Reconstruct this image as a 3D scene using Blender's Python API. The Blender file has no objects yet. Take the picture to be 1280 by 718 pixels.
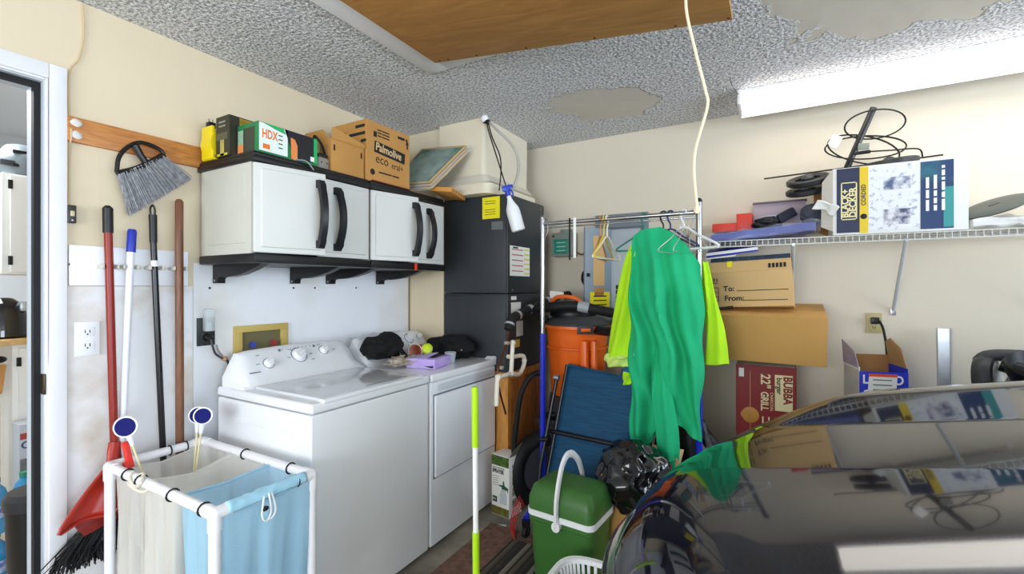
import bpy, bmesh, math, random
from mathutils import Vector, Matrix, Euler, noise
random.seed(7)
S = bpy.context.scene
COL = S.collection
R = math.radians
V = Vector

# ------------------------------------------------------------------ camera, world, lights, exposure
cd = bpy.data.cameras.new('camera'); cam = bpy.data.objects.new('camera', cd); COL.objects.link(cam)
cam.location = (2.30, 0.0, 1.39); cam.rotation_euler = (R(90), 0, R(29.83))
cd.sensor_width = 36; cd.lens = 572 / 1280 * 36; cd.clip_start = 0.02
S.camera = cam

wd = bpy.data.worlds.new('daylight'); S.world = wd; wd.use_nodes = True
bg = wd.node_tree.nodes['Background']; bg.inputs[0].default_value = (0.72, 0.84, 1.0, 1); bg.inputs[1].default_value = 1.6

def area_light(name, loc, rot, sx, sy, power, col):
    l = bpy.data.lights.new(name, 'AREA'); l.shape = 'RECTANGLE'; l.size = sx; l.size_y = sy
    l.energy = power; l.color = col
    o = bpy.data.objects.new(name, l); COL.objects.link(o); o.location = loc; o.rotation_euler = rot
    return o
# daylight through the open garage door (wall_right); fill light added at an unseen window behind the camera
area_light('garage_door_daylight', (7.02, -0.1, 1.15), (0, R(90), 0), 2.1, 5.6, 410, (0.72, 0.84, 1.0))
area_light('rear_fill', (1.6, -2.76, 1.45), (R(90), 0, 0), 2.2, 1.3, 105, (0.86, 0.93, 1.0))
# unseen light added to brighten the neighbouring room
area_light('kitchen_fill', (-1.4, 0.2, 2.5), (0, 0, 0), 1.0, 1.0, 45, (0.93, 0.96, 1.0))

S.view_settings.view_transform = 'Standard'; S.view_settings.look = 'None'
S.view_settings.exposure = 0.0; S.view_settings.gamma = 1.0; S.view_settings.use_curve_mapping = False
TUBE_STRENGTH = 5.0

# ------------------------------------------------------------------ materials
def lin(h):
    h = h.lstrip('#')
    v = [int(h[i:i+2], 16) / 255 for i in (0, 2, 4)]
    return tuple((c / 12.92 if c <= 0.04045 else ((c + 0.055) / 1.055) ** 2.4) for c in v) + (1,)
MATS = {}
def mat(name, col='#888888', rough=0.5, metal=0.0, var=0.0, vscale=6.0, col2=None, bump=0.0, bscale=40.0, alpha=1.0,
        trans=0.0, ior=1.45, coat=0.0, emit=0.0, stretch=None, spec=0.5, sss=0.0, thr=None):
    if name in MATS: return MATS[name]
    m = bpy.data.materials.new(name); m.use_nodes = True
    nt = m.node_tree; N = nt.nodes; L = nt.links; b = N['Principled BSDF']
    b.inputs['Base Color'].default_value = lin(col); b.inputs['Roughness'].default_value = rough
    b.inputs['Metallic'].default_value = metal; b.inputs['Alpha'].default_value = alpha
    b.inputs['Transmission Weight'].default_value = trans; b.inputs['IOR'].default_value = ior
    b.inputs['Coat Weight'].default_value = coat; b.inputs['Coat Roughness'].default_value = 0.03
    b.inputs['Specular IOR Level'].default_value = spec
    if emit: b.inputs['Emission Color'].default_value = lin(col); b.inputs['Emission Strength'].default_value = emit
    if col2 or var or bump:
        tc = N.new('ShaderNodeTexCoord'); mp = N.new('ShaderNodeMapping'); L.new(tc.outputs['Object'], mp.inputs[0])
        if stretch: mp.inputs['Scale'].default_value = stretch
    if col2 or var:
        nz = N.new('ShaderNodeTexNoise'); nz.inputs['Scale'].default_value = vscale; nz.inputs['Detail'].default_value = 6
        L.new(mp.outputs[0], nz.inputs['Vector'])
        rp = N.new('ShaderNodeValToRGB'); c1 = lin(col)
        c2 = lin(col2) if col2 else tuple(c * (1 - var) for c in c1[:3]) + (1,)
        lo, hi = thr or (0.3, 0.7)
        rp.color_ramp.elements[0].position = lo; rp.color_ramp.elements[1].position = hi
        rp.color_ramp.elements[0].color = c2; rp.color_ramp.elements[1].color = c1
        L.new(nz.outputs['Fac'], rp.inputs[0]); L.new(rp.outputs[0], b.inputs['Base Color'])
    if bump:
        nb = N.new('ShaderNodeTexNoise'); nb.inputs['Scale'].default_value = bscale; nb.inputs['Detail'].default_value = 3
        L.new(mp.outputs[0], nb.inputs['Vector'])
        bp = N.new('ShaderNodeBump'); bp.inputs['Strength'].default_value = bump; bp.inputs['Distance'].default_value = 0.01
        L.new(nb.outputs['Fac'], bp.inputs['Height']); L.new(bp.outputs[0], b.inputs['Normal'])
    MATS[name] = m
    return m

def wood(name, c1, c2, scale=(2, 14, 14), rough=0.55, ns=3.0):
    if name in MATS: return MATS[name]
    m = bpy.data.materials.new(name); m.use_nodes = True
    nt = m.node_tree; N = nt.nodes; L = nt.links; b = N['Principled BSDF']; b.inputs['Roughness'].default_value = rough
    tc = N.new('ShaderNodeTexCoord'); mp = N.new('ShaderNodeMapping'); mp.inputs['Scale'].default_value = scale
    L.new(tc.outputs['Object'], mp.inputs[0])
    nz = N.new('ShaderNodeTexNoise'); nz.inputs['Scale'].default_value = ns; nz.inputs['Detail'].default_value = 8; nz.inputs['Distortion'].default_value = 1.2
    L.new(mp.outputs[0], nz.inputs['Vector'])
    rp = N.new('ShaderNodeValToRGB'); rp.color_ramp.elements[0].color = lin(c1); rp.color_ramp.elements[1].color = lin(c2)
    rp.color_ramp.elements[0].position = 0.32; rp.color_ramp.elements[1].position = 0.68
    L.new(nz.outputs['Fac'], rp.inputs[0]); L.new(rp.outputs[0], b.inputs['Base Color'])
    MATS[name] = m
    return m

def ceiling_material():
    m = bpy.data.materials.new('popcorn_ceiling'); m.use_nodes = True
    nt = m.node_tree; N = nt.nodes; L = nt.links; b = N['Principled BSDF']; b.inputs['Roughness'].default_value = 0.95
    tc = N.new('ShaderNodeTexCoord')
    def math_(op, a, bb=None, cl=False):
        n = N.new('ShaderNodeMath'); n.operation = op; n.use_clamp = cl
        for i, x in enumerate((a, bb)):
            if x is None: continue
            if isinstance(x, (int, float)): n.inputs[i].default_value = x
            else: L.new(x, n.inputs[i])
        return n.outputs[0]
    edge = N.new('ShaderNodeTexNoise'); edge.inputs['Scale'].default_value = 7; edge.inputs['Detail'].default_value = 5
    L.new(tc.outputs['Object'], edge.inputs['Vector'])
    masks = []
    for (cx, cy, rx, ry) in ((1.42, 2.64, 0.31, 0.24), (2.70, 2.15, 0.45, 0.33)):   # places where the coating has come off
        mp = N.new('ShaderNodeMapping'); mp.vector_type = 'TEXTURE'
        mp.inputs['Location'].default_value = (cx, cy, 0); mp.inputs['Rotation'].default_value = (0, 0, R(29.8)); mp.inputs['Scale'].default_value = (rx, ry, 1000)
        L.new(tc.outputs['Object'], mp.inputs[0])
        ln = N.new('ShaderNodeVectorMath'); ln.operation = 'LENGTH'; L.new(mp.outputs[0], ln.inputs[0])
        d = math_('ADD', ln.outputs['Value'], math_('MULTIPLY', math_('SUBTRACT', edge.outputs['Fac'], 0.5), 1.1))
        masks.append(math_('MULTIPLY', math_('SUBTRACT', d, 0.97), 30.0, True))
    mask = math_('MULTIPLY', masks[0], masks[1])           # 1 = popcorn, 0 = bare
    n1 = N.new('ShaderNodeTexNoise'); n1.inputs['Scale'].default_value = 75; n1.inputs['Detail'].default_value = 2.5; n1.inputs['Roughness'].default_value = 0.6
    L.new(tc.outputs['Object'], n1.inputs['Vector'])
    vo = N.new('ShaderNodeTexVoronoi'); vo.inputs['Scale'].default_value = 60; L.new(tc.outputs['Object'], vo.inputs['Vector'])
    h = math_('MULTIPLY', math_('ADD', n1.outputs['Fac'], math_('MULTIPLY', math_('SUBTRACT', 1.0, vo.outputs['Distance']), 0.35)), mask)
    h = math_('ADD', h, math_('MULTIPLY', math_('SUBTRACT', 1.0, mask), math_('MULTIPLY', edge.outputs['Fac'], 0.35)))
    bp = N.new('ShaderNodeBump'); bp.inputs['Strength'].default_value = 1.0; bp.inputs['Distance'].default_value = 0.022
    L.new(h, bp.inputs['Height']); L.new(bp.outputs[0], b.inputs['Normal'])
    rp = N.new('ShaderNodeValToRGB'); rp.color_ramp.elements[0].color = lin('#a2a2a6'); rp.color_ramp.elements[1].color = lin('#ffffff')
    rp.color_ramp.elements[0].position = 0.36; rp.color_ramp.elements[1].position = 0.6; L.new(n1.outputs['Fac'], rp.inputs[0])
    mx = N.new('ShaderNodeMixRGB'); mx.inputs[1].default_value = lin('#d6cfc2'); L.new(mask, mx.inputs[0]); L.new(rp.outputs[0], mx.inputs[2])
    L.new(mx.outputs[0], b.inputs['Base Color'])
    MATS['popcorn'] = m
    return m

def mesh_fabric(name, col, holes):
    m = bpy.data.materials.new(name); m.use_nodes = True
    nt = m.node_tree; N = nt.nodes; L = nt.links; b = N['Principled BSDF']
    b.inputs['Base Color'].default_value = lin(col); b.inputs['Roughness'].default_value = 0.8
    tr = N.new('ShaderNodeBsdfTransparent'); mx = N.new('ShaderNodeMixShader'); mx.inputs[0].default_value = holes
    tl = N.new('ShaderNodeBsdfTranslucent'); tl.inputs[0].default_value = lin(col)
    m2 = N.new('ShaderNodeMixShader'); m2.inputs[0].default_value = 0.25
    L.new(b.outputs[0], m2.inputs[1]); L.new(tl.outputs[0], m2.inputs[2])
    L.new(m2.outputs[0], mx.inputs[1]); L.new(tr.outputs[0], mx.inputs[2]); L.new(mx.outputs[0], N['Material Output'].inputs[0])
    # woven relief
    tc = N.new('ShaderNodeTexCoord'); vo = N.new('ShaderNodeTexVoronoi'); vo.inputs['Scale'].default_value = 260
    L.new(tc.outputs['Object'], vo.inputs['Vector'])
    bp = N.new('ShaderNodeBump'); bp.inputs['Strength'].default_value = 0.5; bp.inputs['Distance'].default_value = 0.002
    L.new(vo.outputs['Distance'], bp.inputs['Height']); L.new(bp.outputs[0], b.inputs['Normal'])
    return m

white_pl = mat('white_plastic', '#eeeef0', 0.35)
black_pl = mat('black_plastic', '#101113', 0.4)
black_rb = mat('black_rubber', '#0b0b0d', 0.65)
dark_gr = mat('dark_grey_plastic', '#3a3d40', 0.45)
chrome = mat('chrome', '#aeb0b4', 0.2, 1.0)
steel = mat('galvanised_steel', '#b9bfc6', 0.35, 0.9, var=0.2, vscale=14)
cardboard = mat('cardboard', '#c3924f', 0.8, var=0.12, vscale=5)
card_or = mat('cardboard_orange', '#c28e4c', 0.8, var=0.12, vscale=5)
card_in = mat('cardboard_inside', '#a97c4a', 0.85, var=0.1)
ink = mat('black_ink', '#1b1a1a', 0.7)
ink_w = mat('white_ink', '#f4f4f2', 0.7)
paper = mat('white_paper', '#f2f1ec', 0.7)
yellow_pp = mat('yellow_paper', '#f3e51a', 0.7)
enamel = mat('white_enamel', '#f1f2f5', 0.2, coat=0.4)
enamel_g = mat('grey_enamel', '#cdd1d8', 0.3)
orange_pl = mat('orange_plastic', '#ee6a1c', 0.38)
green_sw = mat('green_fleece', '#1bb87c', 0.85, var=0.10, vscale=9, bump=0.15, bscale=300)
lime = mat('lime_fleece', '#b9ee1f', 0.85, var=0.1, vscale=8)
blue_paint = mat('blue_enamel', '#1b2bbd', 0.3, coat=0.3)
clear_pl = mat('clear_plastic', '#eef2f4', 0.12, trans=0.0, alpha=0.22, spec=0.9)
black_cloth = mat('black_cloth', '#101012', 0.95, var=0.3, vscale=12)
navy = mat('navy_plastic', '#1a237e', 0.4)
red_pl = mat('red_plastic', '#b5281c', 0.4)

# ------------------------------------------------------------------ mesh helpers (all shapes in world metres)
def catmull(p, n=6, closed=False):
    p = [V(q) for q in p]; out = []; k = len(p)
    rng = range(k) if closed else range(k - 1)
    for i in rng:
        if closed: a, b, c, d = p[(i-1) % k], p[i], p[(i+1) % k], p[(i+2) % k]
        else: a, b, c, d = p[max(i-1, 0)], p[i], p[i+1], p[min(i+2, k-1)]
        for j in range(n):
            t = j / n
            out.append(0.5 * ((2*b) + (c-a)*t + (2*a-5*b+4*c-d)*t*t + (3*b-a-3*c+d)*t**3))
    if not closed: out.append(p[-1])
    return out

class MB:
    def __init__(s): s.bm = bmesh.new()
    def _xf(s, vs, M):
        for v in vs: v.co = M @ v.co
    def box(s, c, sz, bev=0.0, rot=(0, 0, 0), seg=2):
        b = bmesh.new(); bmesh.ops.create_cube(b, size=1)
        for v in b.verts: v.co = V((v.co.x*sz[0], v.co.y*sz[1], v.co.z*sz[2]))
        if bev: bmesh.ops.bevel(b, geom=b.edges[:], offset=min(bev, min(sz)*0.48), segments=seg, profile=0.6, affect='EDGES')
        M = Matrix.Translation(V(c)) @ Euler(rot).to_matrix().to_4x4()
        return s.merge(b, M)
    def merge(s, b, M=None):
        mp = {}; new = []
        for v in b.verts:
            n = s.bm.verts.new(M @ v.co if M else v.co); mp[v] = n; new.append(n)
        for f in b.faces:
            try: s.bm.faces.new([mp[v] for v in f.verts])
            except ValueError: pass
        b.free()
        return s
    def b2(s, lo, hi, bev=0.0, seg=2):
        lo, hi = V(lo), V(hi)
        return s.box((lo+hi)/2, hi-lo, bev, seg=seg)
    def loft(s, rings, closed=True, cap0=True, cap1=True, loop=False):
        rr = [[s.bm.verts.new(V(p)) for p in ring] for ring in rings]; n = len(rr[0])
        m = len(rr)
        for i in range(m if loop else m-1):
            A, B = rr[i], rr[(i+1) % m]
            for j in range(n if closed else n-1):
                k = (j+1) % n
                try: s.bm.faces.new((A[j], A[k], B[k], B[j]))
                except ValueError: pass
        if closed and not loop:
            if cap0: s.bm.faces.new(rr[0][::-1])
            if cap1: s.bm.faces.new(rr[-1])
        return s
    def tube(s, pts, r, n=8, sm=0, closed=False, rad=None, flat=None):
        if sm: pts = catmull(pts, sm, closed)
        pts = [V(p) for p in pts]; k = len(pts); rings = []; prev = None
        for i, p in enumerate(pts):
            if closed: t = pts[(i+1) % k] - pts[(i-1) % k]
            else: t = pts[min(i+1, k-1)] - pts[max(i-1, 0)]
            t = t.normalized() if t.length > 1e-9 else V((0, 0, 1))
            if prev is None:
                up = V((0, 0, 1)) if abs(t.z) < 0.9 else V((1, 0, 0))
                nx = up.cross(t).normalized()
            else:
                nx = (prev - t*prev.dot(t)); nx = nx.normalized() if nx.length > 1e-6 else t.orthogonal().normalized()
            prev = nx; ny = t.cross(nx)
            q = rad(i/(k-1)) if rad else r
            fx, fy = flat or (1, 1)
            rings.append([p + nx*math.cos(2*math.pi*j/n)*q*fx + ny*math.sin(2*math.pi*j/n)*q*fy for j in range(n)])
        return s.loft(rings, True, loop=closed)
    def cyl(s, a, b, r, r2=None, n=20):
        a, b = V(a), V(b)
        return s.tube([a, b], r, n, rad=(lambda t: r + ((r if r2 is None else r2) - r)*t))
    def lathe(s, c, prof, n=28, axis=(0, 0, 1), cap0=True, cap1=True):
        ax = V(axis).normalized(); q = V((0, 0, 1)).rotation_difference(ax).to_matrix(); c = V(c)
        rings = [[c + q @ V((r*math.cos(2*math.pi*j/n), r*math.sin(2*math.pi*j/n), z)) for j in range(n)] for r, z in prof]
        return s.loft(rings, True, cap0, cap1)
    def prism(s, poly, ext):
        ext = V(ext); return s.loft([[V(p) for p in poly], [V(p)+ext for p in poly]])
    def grid(s, f, nu, nv, cu=False):
        return s.loft([[f(i/nu, j/(nv if cu else nv)) for j in range(nv if cu else nv+1)] for i in range(nu+1)], cu, False, False)
    def ball(s, c, r, n=16):
        r = (r, r, r) if isinstance(r, (int, float)) else r
        b = bmesh.new(); bmesh.ops.create_uvsphere(b, u_segments=n*2, v_segments=n, radius=1)
        return s.merge(b, Matrix.Translation(V(c)) @ Matrix.Diagonal((r[0], r[1], r[2], 1)))
    def blob(s, c, r, amp=0.25, fr=3.0, seed=0, zmin=None, sub=4, ridge=False):
        b = bmesh.new(); bmesh.ops.create_icosphere(b, subdivisions=sub, radius=1)
        for v in b.verts:
            p = v.co.normalized()
            q = p*fr + V((seed*3.1, seed*1.7, seed))
            d = noise.noise(q) + 0.5*noise.noise(q*2.1)
            if ridge: d = 0.6 - 2.2*abs(d) + 0.5*noise.noise(q*4)
            p = p*(1 + amp*d)
            v.co = V((c[0]+p.x*r[0], c[1]+p.y*r[1], c[2]+p.z*r[2]))
            if zmin is not None and v.co.z < zmin: v.co.z = zmin + 0.0005*random.random()
        return s.merge(b)
    def xf(s, M):
        s._xf(s.bm.verts, M); return s

ORG = {}
def thing(name, label, cat, loc, group=None):
    o = bpy.data.objects.new(name, None); COL.objects.link(o); o.location = loc; o.empty_display_size = 0.05
    o['label'] = label; o['category'] = cat
    if group: o['group'] = group
    ORG[o.name] = V(loc)
    return o
def to_mesh(name, mb, m, org, ang=35, smooth=True, solid=0):
    bm = mb.bm
    bmesh.ops.remove_doubles(bm, verts=bm.verts[:], dist=1e-6)
    bmesh.ops.recalc_face_normals(bm, faces=bm.faces[:])
    for v in bm.verts: v.co -= org
    me = bpy.data.meshes.new(name); bm.to_mesh(me); bm.free()
    if smooth:
        me.polygons.foreach_set('use_smooth', [True]*len(me.polygons)); me.set_sharp_from_angle(angle=R(ang))
    me.materials.append(m)
    return me
def part(name, mb, m, parent, label=None, kind=None, ang=35, smooth=True, solid=0):
    org = ORG.get(parent.name, V((0, 0, 0)))
    o = bpy.data.objects.new(name, to_mesh(name, mb, m, org, ang, smooth)); COL.objects.link(o); o.parent = parent
    ORG[o.name] = org
    if label: o['label'] = label
    if kind: o['kind'] = kind
    if solid:
        md = o.modifiers.new('thickness', 'SOLIDIFY'); md.thickness = solid; md.offset = 0
    return o
def solo(name, mb, m, label, cat, group=None, kind=None, ang=35, smooth=True, solid=0):
    cs = [v.co for v in mb.bm.verts]
    org = V(((min(c.x for c in cs)+max(c.x for c in cs))/2, (min(c.y for c in cs)+max(c.y for c in cs))/2, min(c.z for c in cs)))
    o = bpy.data.objects.new(name, to_mesh(name, mb, m, org, ang, smooth)); COL.objects.link(o); o.location = org
    o['label'] = label; o['category'] = cat; ORG[o.name] = org
    if group: o['group'] = group
    if kind: o['kind'] = kind
    if solid:
        md = o.modifiers.new('thickness', 'SOLIDIFY'); md.thickness = solid; md.offset = 0
    return o
def struct(name, mb, m, parent=None, label=None, smooth=True):
    o = bpy.data.objects.new(name, to_mesh(name, mb, m, V((0, 0, 0)), smooth=smooth)); COL.objects.link(o)
    ORG[o.name] = V((0, 0, 0))
    if parent: o.parent = parent
    else:
        o['kind'] = 'structure'
        if label: o['label'] = label
    return o
def text(parent, body, size, pos, xd, yd, m, name='lettering', bold=0.0, sx=1.0, align='LEFT', sp=1.0):
    cu = bpy.data.curves.new(name, 'FONT'); cu.body = body; cu.size = size; cu.align_x = align; cu.extrude = 0.0004; cu.offset = bold; cu.space_character = sp
    cu.resolution_u = 3
    t = bpy.data.objects.new('tmp', cu); COL.objects.link(t)
    dg = bpy.context.evaluated_depsgraph_get(); me = bpy.data.meshes.new_from_object(t.evaluated_get(dg)); me.name = name
    COL.objects.unlink(t); bpy.data.objects.remove(t)
    xd, yd = V(xd).normalized(), V(yd).normalized(); zd = xd.cross(yd)
    org = ORG.get(parent.name, V((0, 0, 0)))
    M = Matrix(((xd.x*sx, yd.x, zd.x, pos[0]-org.x), (xd.y*sx, yd.y, zd.y, pos[1]-org.y), (xd.z*sx, yd.z, zd.z, pos[2]-org.z), (0, 0, 0, 1)))
    me.transform(M); me.materials.clear(); me.materials.append(m)
    o = bpy.data.objects.new(name, me); COL.objects.link(o); o.parent = parent; ORG[o.name] = org
    return o
def decal(parent, name, c, w, h, xd, yd, m, th=0.0008):
    """thin printed sheet: centre c, width along xd, height along yd"""
    xd, yd = V(xd).normalized(), V(yd).normalized(); n = xd.cross(yd); c = V(c)
    q = MB().prism([c-xd*w/2-yd*h/2, c+xd*w/2-yd*h/2, c+xd*w/2+yd*h/2, c-xd*w/2+yd*h/2], n*th)
    return part(name, q, m, parent, smooth=False)
def bars(parent, body, size, pos, xd, yd, m, name='print_line', bold=0.0, sx=1.0, align='LEFT'):
    """print too small to read: a row of short dashes, one for each run of letters"""
    xd, yd = V(xd).normalized(), V(yd).normalized(); n = xd.cross(yd); q = MB(); x = 0.0
    for wd_ in body.split():
        l = len(wd_)*size*0.55*sx; a = V(pos)+xd*x
        q.prism([a, a+xd*l, a+xd*l+yd*size*0.5, a+yd*size*0.5], n*0.0006); x += l+size*0.35*sx
    return part(name, q, m, parent, smooth=False)
YD, XD, ZD = (0, 1, 0), (1, 0, 0), (0, 0, 1)

# ------------------------------------------------------------------ the setting
H = 2.48; YB = 3.22; XR = 7.1; YF = -2.8
wall_paint = mat('beige_wall_paint', '#e0d0b2', 0.85, var=0.06, vscale=1.5, bump=0.05, bscale=60)
white_board = mat('white_hardboard', '#f0f2f6', 0.55, col2='#e2dfd8', vscale=2.2, thr=(0.25, 0.5))
trim_paint = mat('white_trim_paint', '#e9e8ea', 0.4, var=0.05, vscale=8)
concrete = mat('concrete', '#a9a090', 0.8, col2='#6d675c', vscale=5, bump=0.12, bscale=40)
kitchen_paint = mat('kitchen_paint', '#dfe3e6', 0.8)

struct('floor', MB().b2((0, YF, -0.1), (XR, YB, 0)), concrete)
struct('ceiling', MB().b2((-0.12, YF-0.1, H), (XR, YB+0.1, H+0.1)), ceiling_material())
DY0, DY1, DZ = -0.33, 0.605, 2.148
wl = struct('wall_left', MB().b2((-0.12, YF, 0), (0, DY0, H)).b2((-0.12, DY1, 0), (0, YB, H)).b2((-0.12, DY0, DZ), (0, DY1, H)).b2((-0.12, DY0, -0.1), (0, DY1, 0.10)), wall_paint)
struct('wall_back', MB().b2((-0.12, YB, 0), (XR, YB+0.1, H)), mat('daylit_wall_paint', '#dfd5c2', 0.85, var=0.05, vscale=1.2, bump=0.05, bscale=60))  # same beige paint, with the paler daylight tone put into its colour
wf = MB().b2((0, YF-0.1, 0), (0.45, YF, H)).b2((2.75, YF-0.1, 0), (XR, YF, H)).b2((0.45, YF-0.1, 0), (2.75, YF, 0.78)).b2((0.45, YF-0.1, 2.12), (2.75, YF, H))
struct('wall_front', wf, wall_paint)
struct('wall_right', MB().b2((XR, YF, 0), (XR+0.12, -2.75, H)).b2((XR, 2.75, 0), (XR+0.12, YB, H)).b2((XR, -2.75, 2.25), (XR+0.12, 2.75, H)), wall_paint)
struct('wall_return', MB().b2((0, 2.507, 0), (0.318, YB, H)), wall_paint)
w1 = struct('window_1', MB().b2((0.45, YF-0.07, 0.78), (0.5, YF-0.02, 2.12)).b2((2.7, YF-0.07, 0.78), (2.75, YF-0.02, 2.12)).b2((0.5, YF-0.07, 0.78), (2.7, YF-0.02, 0.83)).b2((0.5, YF-0.07, 2.07), (2.7, YF-0.02, 2.12)).b2((1.58, YF-0.07, 0.83), (1.62, YF-0.02, 2.07)), trim_paint)
# white hardboard sheet screwed to the lower left wall
struct('wall_panel', MB().b2((0, 0.658, 0.0), (0.005, 1.083, 1.392)), mat('dirty_hardboard', '#ebebec', 0.6, col2='#cfc4b4', vscale=3.5, thr=(0.28, 0.46)))
hb = struct('wall_panel', MB().b2((0, 1.085, 0.0), (0.006, 2.503, 1.50)), white_board)
for y in (1.155, 1.585, 1.72, 2.02):
    struct('screw', MB().lathe((0.006, y, 1.385), [(0.006, 0), (0.005, 0.002), (0.001, 0.003)], 10, (1, 0, 0)), dark_gr, hb)
struct('seam_strip', MB().b2((0.0, 2.495, 0.0), (0.012, 2.506, 1.62)), mat('seam', '#8e7f66', 0.8), hb)
# door opening: casing, jamb, black weather strip, stop and strike plate
t1 = struct('trim_1', MB().b2((0, DY1, 0), (0.018, DY1+0.05, DZ+0.055), 0.004).b2((0, DY0-0.05, 0), (0.018, DY0, DZ+0.055), 0.004).b2((0, DY0, DZ), (0.018, DY1, DZ+0.055), 0.004), trim_paint)
struct('casing_bead', MB().b2((-0.012, DY1-0.008, 0.1), (0.010, DY1+0.004, DZ+0.004), 0.003).b2((-0.012, DY0, DZ-0.008), (0.0102, DY1-0.008, DZ+0.004), 0.003), trim_paint, t1)
jm = mat('jamb_grey', '#b9c0c8', 0.5)
struct('jamb', MB().b2((-0.12, DY1-0.012, 0.1), (0, DY1, DZ)).b2((-0.12, DY0, DZ-0.012), (0, DY1-0.012, DZ)).b2((-0.12, DY0, 0.1), (0, DY0+0.012, DZ-0.012)), jm, t1)
struct('door_stop', MB().b2((-0.095, DY1-0.03, 0.1), (-0.05, DY1-0.012, DZ-0.012)).b2((-0.095, DY0, DZ-0.03), (-0.05, DY1-0.03, DZ-0.012)), jm, t1)
struct('weather_strip', MB().b2((-0.05, DY1-0.03, 0.1), (-0.022, DY1-0.012, DZ-0.012)).b2((-0.05, DY0, DZ-0.03), (-0.022, DY1-0.03, DZ-0.012)), black_rb, t1)
struct('strike_plate', MB().b2((-0.02, DY1-0.013, 1.0), (0.012, DY1-0.006, 1.075), 0.002), mat('worn_brass', '#5a4a35', 0.4, 0.8), t1)
struct('threshold', MB().b2((-0.12, DY0, 0.09), (0.03, DY1, 0.112), 0.004), mat('aluminium', '#9a9a98', 0.4, 0.9), t1)

# neighbouring room seen through the door
kf = struct('floor_kitchen', MB().b2((-3.0, -1.2, 0.0), (-0.12, 2.2, 0.10)), mat('tile_floor', '#b9ad9a', 0.4))
struct('wall_kitchen', MB().b2((-3.1, -1.2, 0.1), (-3.0, 2.2, 2.6)).b2((-3.1, 2.2, 0.1), (-0.12, 2.3, 2.6)).b2((-3.1, -1.3, 0.1), (-0.12, -1.2, 2.6)), kitchen_paint)
struct('ceiling_kitchen', MB().b2((-3.1, -1.3, 2.6), (-0.12, 2.3, 2.7)), kitchen_paint)

# attic hatch in the ceiling
hx0, hx1, hy0, hy1 = 0.79, 2.22, 1.05, 1.80
hf = struct('trim_2', MB().b2((hx0, hy0, H-0.016), (hx0+0.115, hy1, H), 0.003).b2((hx1-0.06, hy0, H-0.016), (hx1, hy1, H), 0.003).b2((hx0+0.115, hy1-0.105, H-0.0158), (hx1-0.06, hy1, H), 0.003).b2((hx0+0.08, hy0, H-0.0158), (hx1-0.06, hy0+0.05, H), 0.003), trim_paint)
ply = wood('plywood', '#a87434', '#c28c49', (1.2, 9, 9), 0.6, 2.2)
L_ = 1.28; ta = math.asin(0.165/L_)
hd = thing('attic_hatch', 'plywood attic stair door hanging slightly open from ceiling', 'hatch', (hx0+0.085, 1.43, H-0.03))
M = Matrix.Translation((0.91, 1.385, H-0.019)) @ Matrix.Rotation(ta, 4, 'Y')
part('board', MB().b2((0, -0.31, -0.012), (L_, 0.31, 0), 0.001).xf(M), ply, hd)
for sx in (0.04, 0.09, 0.25, 0.5, 0.8, 1.1, 1.27):
    part('nail', MB().lathe((sx, 0.295, -0.012), [(0.006, 0), (0.004, -0.002)], 10).xf(M), mat('rust', '#5b3417', 0.8), hd)
part('spring_arm', MB().b2((0.9, -0.29, 0.002), (1.25, -0.27, 0.03)).xf(M), steel, hd)
cord_m = mat('cream_cord', '#efe2c2', 0.8)
cp = [(2.085, 1.40, 2.305), (2.078, 1.40, 2.2), (2.105, 1.40, 2.06), (2.13, 1.40, 1.95), (2.135, 1.40, 1.9), (2.105, 1.40, 1.79), (2.10, 1.40, 1.72), (2.108, 1.40, 1.62)]
cr = thing('pull_cord', 'cream cord hanging from the attic hatch down to the clothes rail', 'cord', (2.108, 1.40, 1.6))
part('cord_line', MB().tube(cp, 0.0042, 8, sm=6), cord_m, cr)
part('knot', MB().blob((2.108, 1.40, 1.612), (0.009, 0.009, 0.012), 0.3, 2, 3, sub=2), cord_m, cr)

# fluorescent strip on the ceiling
lf = thing('fluorescent_light', 'long white fluorescent ceiling strip light glowing near back wall', 'light', (3.34, 2.905, H))
part('diffuser', MB().b2((2.142, 2.803, 2.396), (4.558, 3.007, 2.424), 0.008), mat('lamp_lens', '#fff8f0', 0.4, emit=TUBE_STRENGTH), lf)
part('housing', MB().b2((2.13, 2.82, 2.426), (4.57, 2.99, H-0.0005), 0.003), white_pl, lf)
part('wall_side_shield', MB().b2((2.13, 3.008, 2.385), (4.57, 3.016, 2.45), 0.002), white_pl, lf)  # opaque shield added on the wall side to keep the upper wall darker
part('lamp_wire', MB().tube([(2.10, 2.62, H-0.003), (2.105, 2.66, 2.455), (2.125, 2.78, 2.45), (2.14, 2.84, 2.46)], 0.002, 6, sm=4), dark_gr, lf)
part('end_cap', MB().b2((2.122, 2.8, 2.395), (2.141, 3.01, 2.478), 0.006), white_pl, lf)
part('end_cap', MB().b2((4.559, 2.8, 2.395), (4.578, 3.01, 2.478), 0.006), white_pl, lf)

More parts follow.
